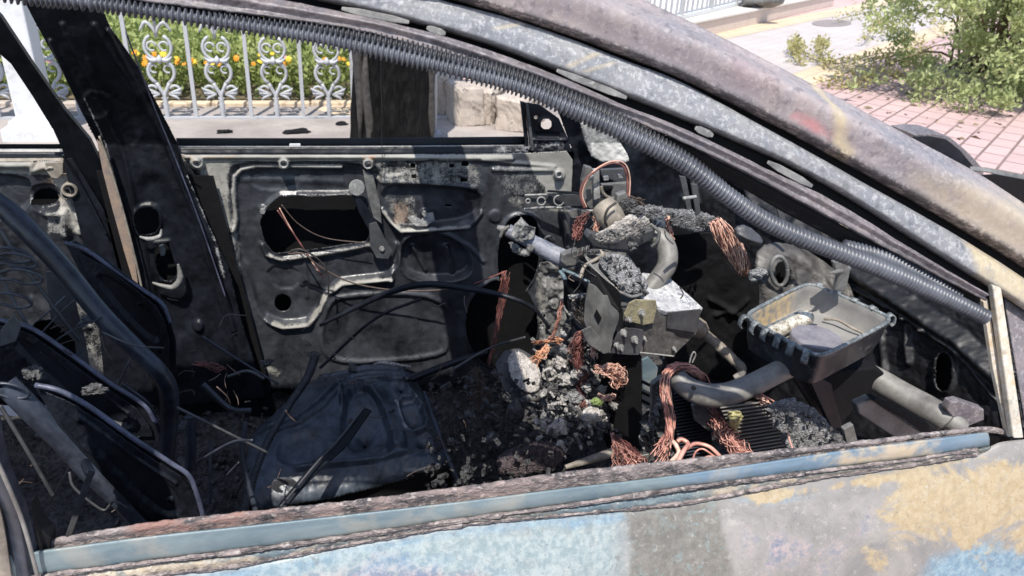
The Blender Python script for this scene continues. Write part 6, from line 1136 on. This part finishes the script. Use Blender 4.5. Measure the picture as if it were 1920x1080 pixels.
bundle('copper_wire_bundle', [(1172, 370, .93), (1190, 376, .92), (1210, 388, .91)], 16, [.004, .008, .012], M['wire_brn'], 'brown strands spreading over the ash by the lever end', .001, .004, 31)
bundle('black_wire_bundle', [(1086, 560, .86), (1080, 580, .86), (1090, 600, .85), (1098, 612, .84)], 18, [.008, .01, .01, .006], M['wire_blk'], 'sooty wires behind the bent side plate', .0014, .006, 32)
def wire(name, pts, r, mat, lab, group=None): return tag(tube(name, pts, r, mat, None, 6, 50), lab, 'wire', group)
wire('hanging_wire', [(520, 394, 1.335), (545, 430, 1.33), (572, 470, 1.32), (592, 500, 1.32), (606, 520, 1.32)], .0022, M['copper_dk'], 'red wire slanting across the first opening of the far door')
wire('hanging_wire', [(524, 390, 1.335), (546, 430, 1.33), (574, 474, 1.32), (596, 508, 1.31)], .0018, M['copper_lt'], 'pale wire running beside the red one on the far door')
wire('hanging_wire', [(528, 384, 1.335), (560, 420, 1.34), (610, 446, 1.34), (690, 456, 1.335)], .0015, M['wire_brn'], 'thin wire sagging inside the first opening of the far door')
wire('hanging_wire', [(540, 476, 1.31), (570, 476, 1.30), (600, 500, 1.30), (660, 530, 1.3), (740, 544, 1.3), (820, 544, 1.28), (860, 538, 1.26)], .0022, M['wire_brn'], 'long wire drooping across the middle of the far door')
wire('hanging_wire', [(545, 470, 1.31), (566, 468, 1.30), (596, 486, 1.30), (614, 512, 1.30), (616, 556, 1.30)], .0028, M['wire_blk'], 'black wire hooked over the lower edge of the first opening')
wire('hanging_wire', [(890, 532, 1.24), (925, 518, 1.22), (950, 508, 1.2)], .0022, M['copper_dk'], 'short red wire leading to the knot on the far door')
wire('hanging_wire', [(716, 80, 1.24), (714, 150, 1.28), (716, 200, 1.3), (716, 262, 1.33), (717, 320, 1.34)], .0011, M['wire_blk'], 'hair thin wire hanging down in front of the charred trunk')
wire('looped_wire', [(1096, 392, .94), (1088, 360, .94), (1104, 330, .94), (1140, 308, .94), (1166, 310, .94), (1176, 335, .94), (1176, 380, .93)], .0028, M['copper_dk'], 'red wire arching over the tower bracket')
wire('looped_wire', [(1100, 390, .94), (1092, 362, .94), (1108, 326, .94), (1142, 304, .94), (1170, 306, .94), (1181, 334, .94), (1179, 378, .93)], .0018, M['copper_lt'], 'pale wire arching outermost over the tower bracket')
wire('pink_cable', [(1258, 866, .26), (1272, 850, .28), (1268, 836, .29), (1262, 828, .30)], .0042, M['copper_lt'], 'thick pink cable end curling up left of the ring at the door lip')
wire('pink_cable', [(1270, 868, .25), (1282, 845, .27), (1290, 832, .29), (1278, 824, .30), (1270, 828, .30)], .0042, M['copper'], 'thick pink cable bent double at the door lip')
wire('pink_cable', [(1286, 842, .28), (1304, 832, .29), (1330, 838, .28), (1352, 858, .25)], .0036, M['copper'], 'pink cable arching towards the finned core')
wire('pink_cable', [(1312, 866, .24), (1330, 858, .25), (1350, 862, .24), (1348, 872, .23), (1322, 874, .23)], .0040, M['copper_lt'], 'copper ring of cable lying on the door lip')
wire('pink_cable', [(1298, 868, .24), (1304, 848, .27), (1318, 842, .27), (1340, 856, .25)], .0018, M['copper'], 'thin loop of copper wire inside the cable ring')
wire('loose_strand', [(1412, 736, .38), (1450, 752, .34), (1476, 786, .28), (1478, 815, .25), (1486, 842, .22)], .0017, M['copper'], 'single copper strand curling over the broad ash heap')
wire('loose_strand', [(1300, 690, .47), (1322, 702, .46), (1332, 720, .45)], .0014, M['copper'], 'single copper strand springing off the looped bundle')
wire('cotter_pin', [(1292, 684, .6), (1296, 668, .6), (1301, 660, .6), (1304, 666, .6), (1298, 680, .6)], .0018, M['bright'], 'bright cotter pin standing above the looped bundle')
wire('loose_strand', [(1186, 868, .38), (1200, 856, .39), (1216, 852, .39)], .0016, M['pipe'], 'grey strand lying between the two copper fans')
o = relief('yellow_foam', [(1362, 772), (1380, 770), (1392, 778), (1388, 800), (1378, 812), (1368, 796)], .345, [('dome', .012, 8), ('noise', .008, 7)], simple('yellow_foam', (.60, .55, .28), .9, .4, 60, .9), None, 1.5, N=(0, -1, 1)); tag(o, 'crumbly pale yellow foam scrap beside the copper fan', 'foam')
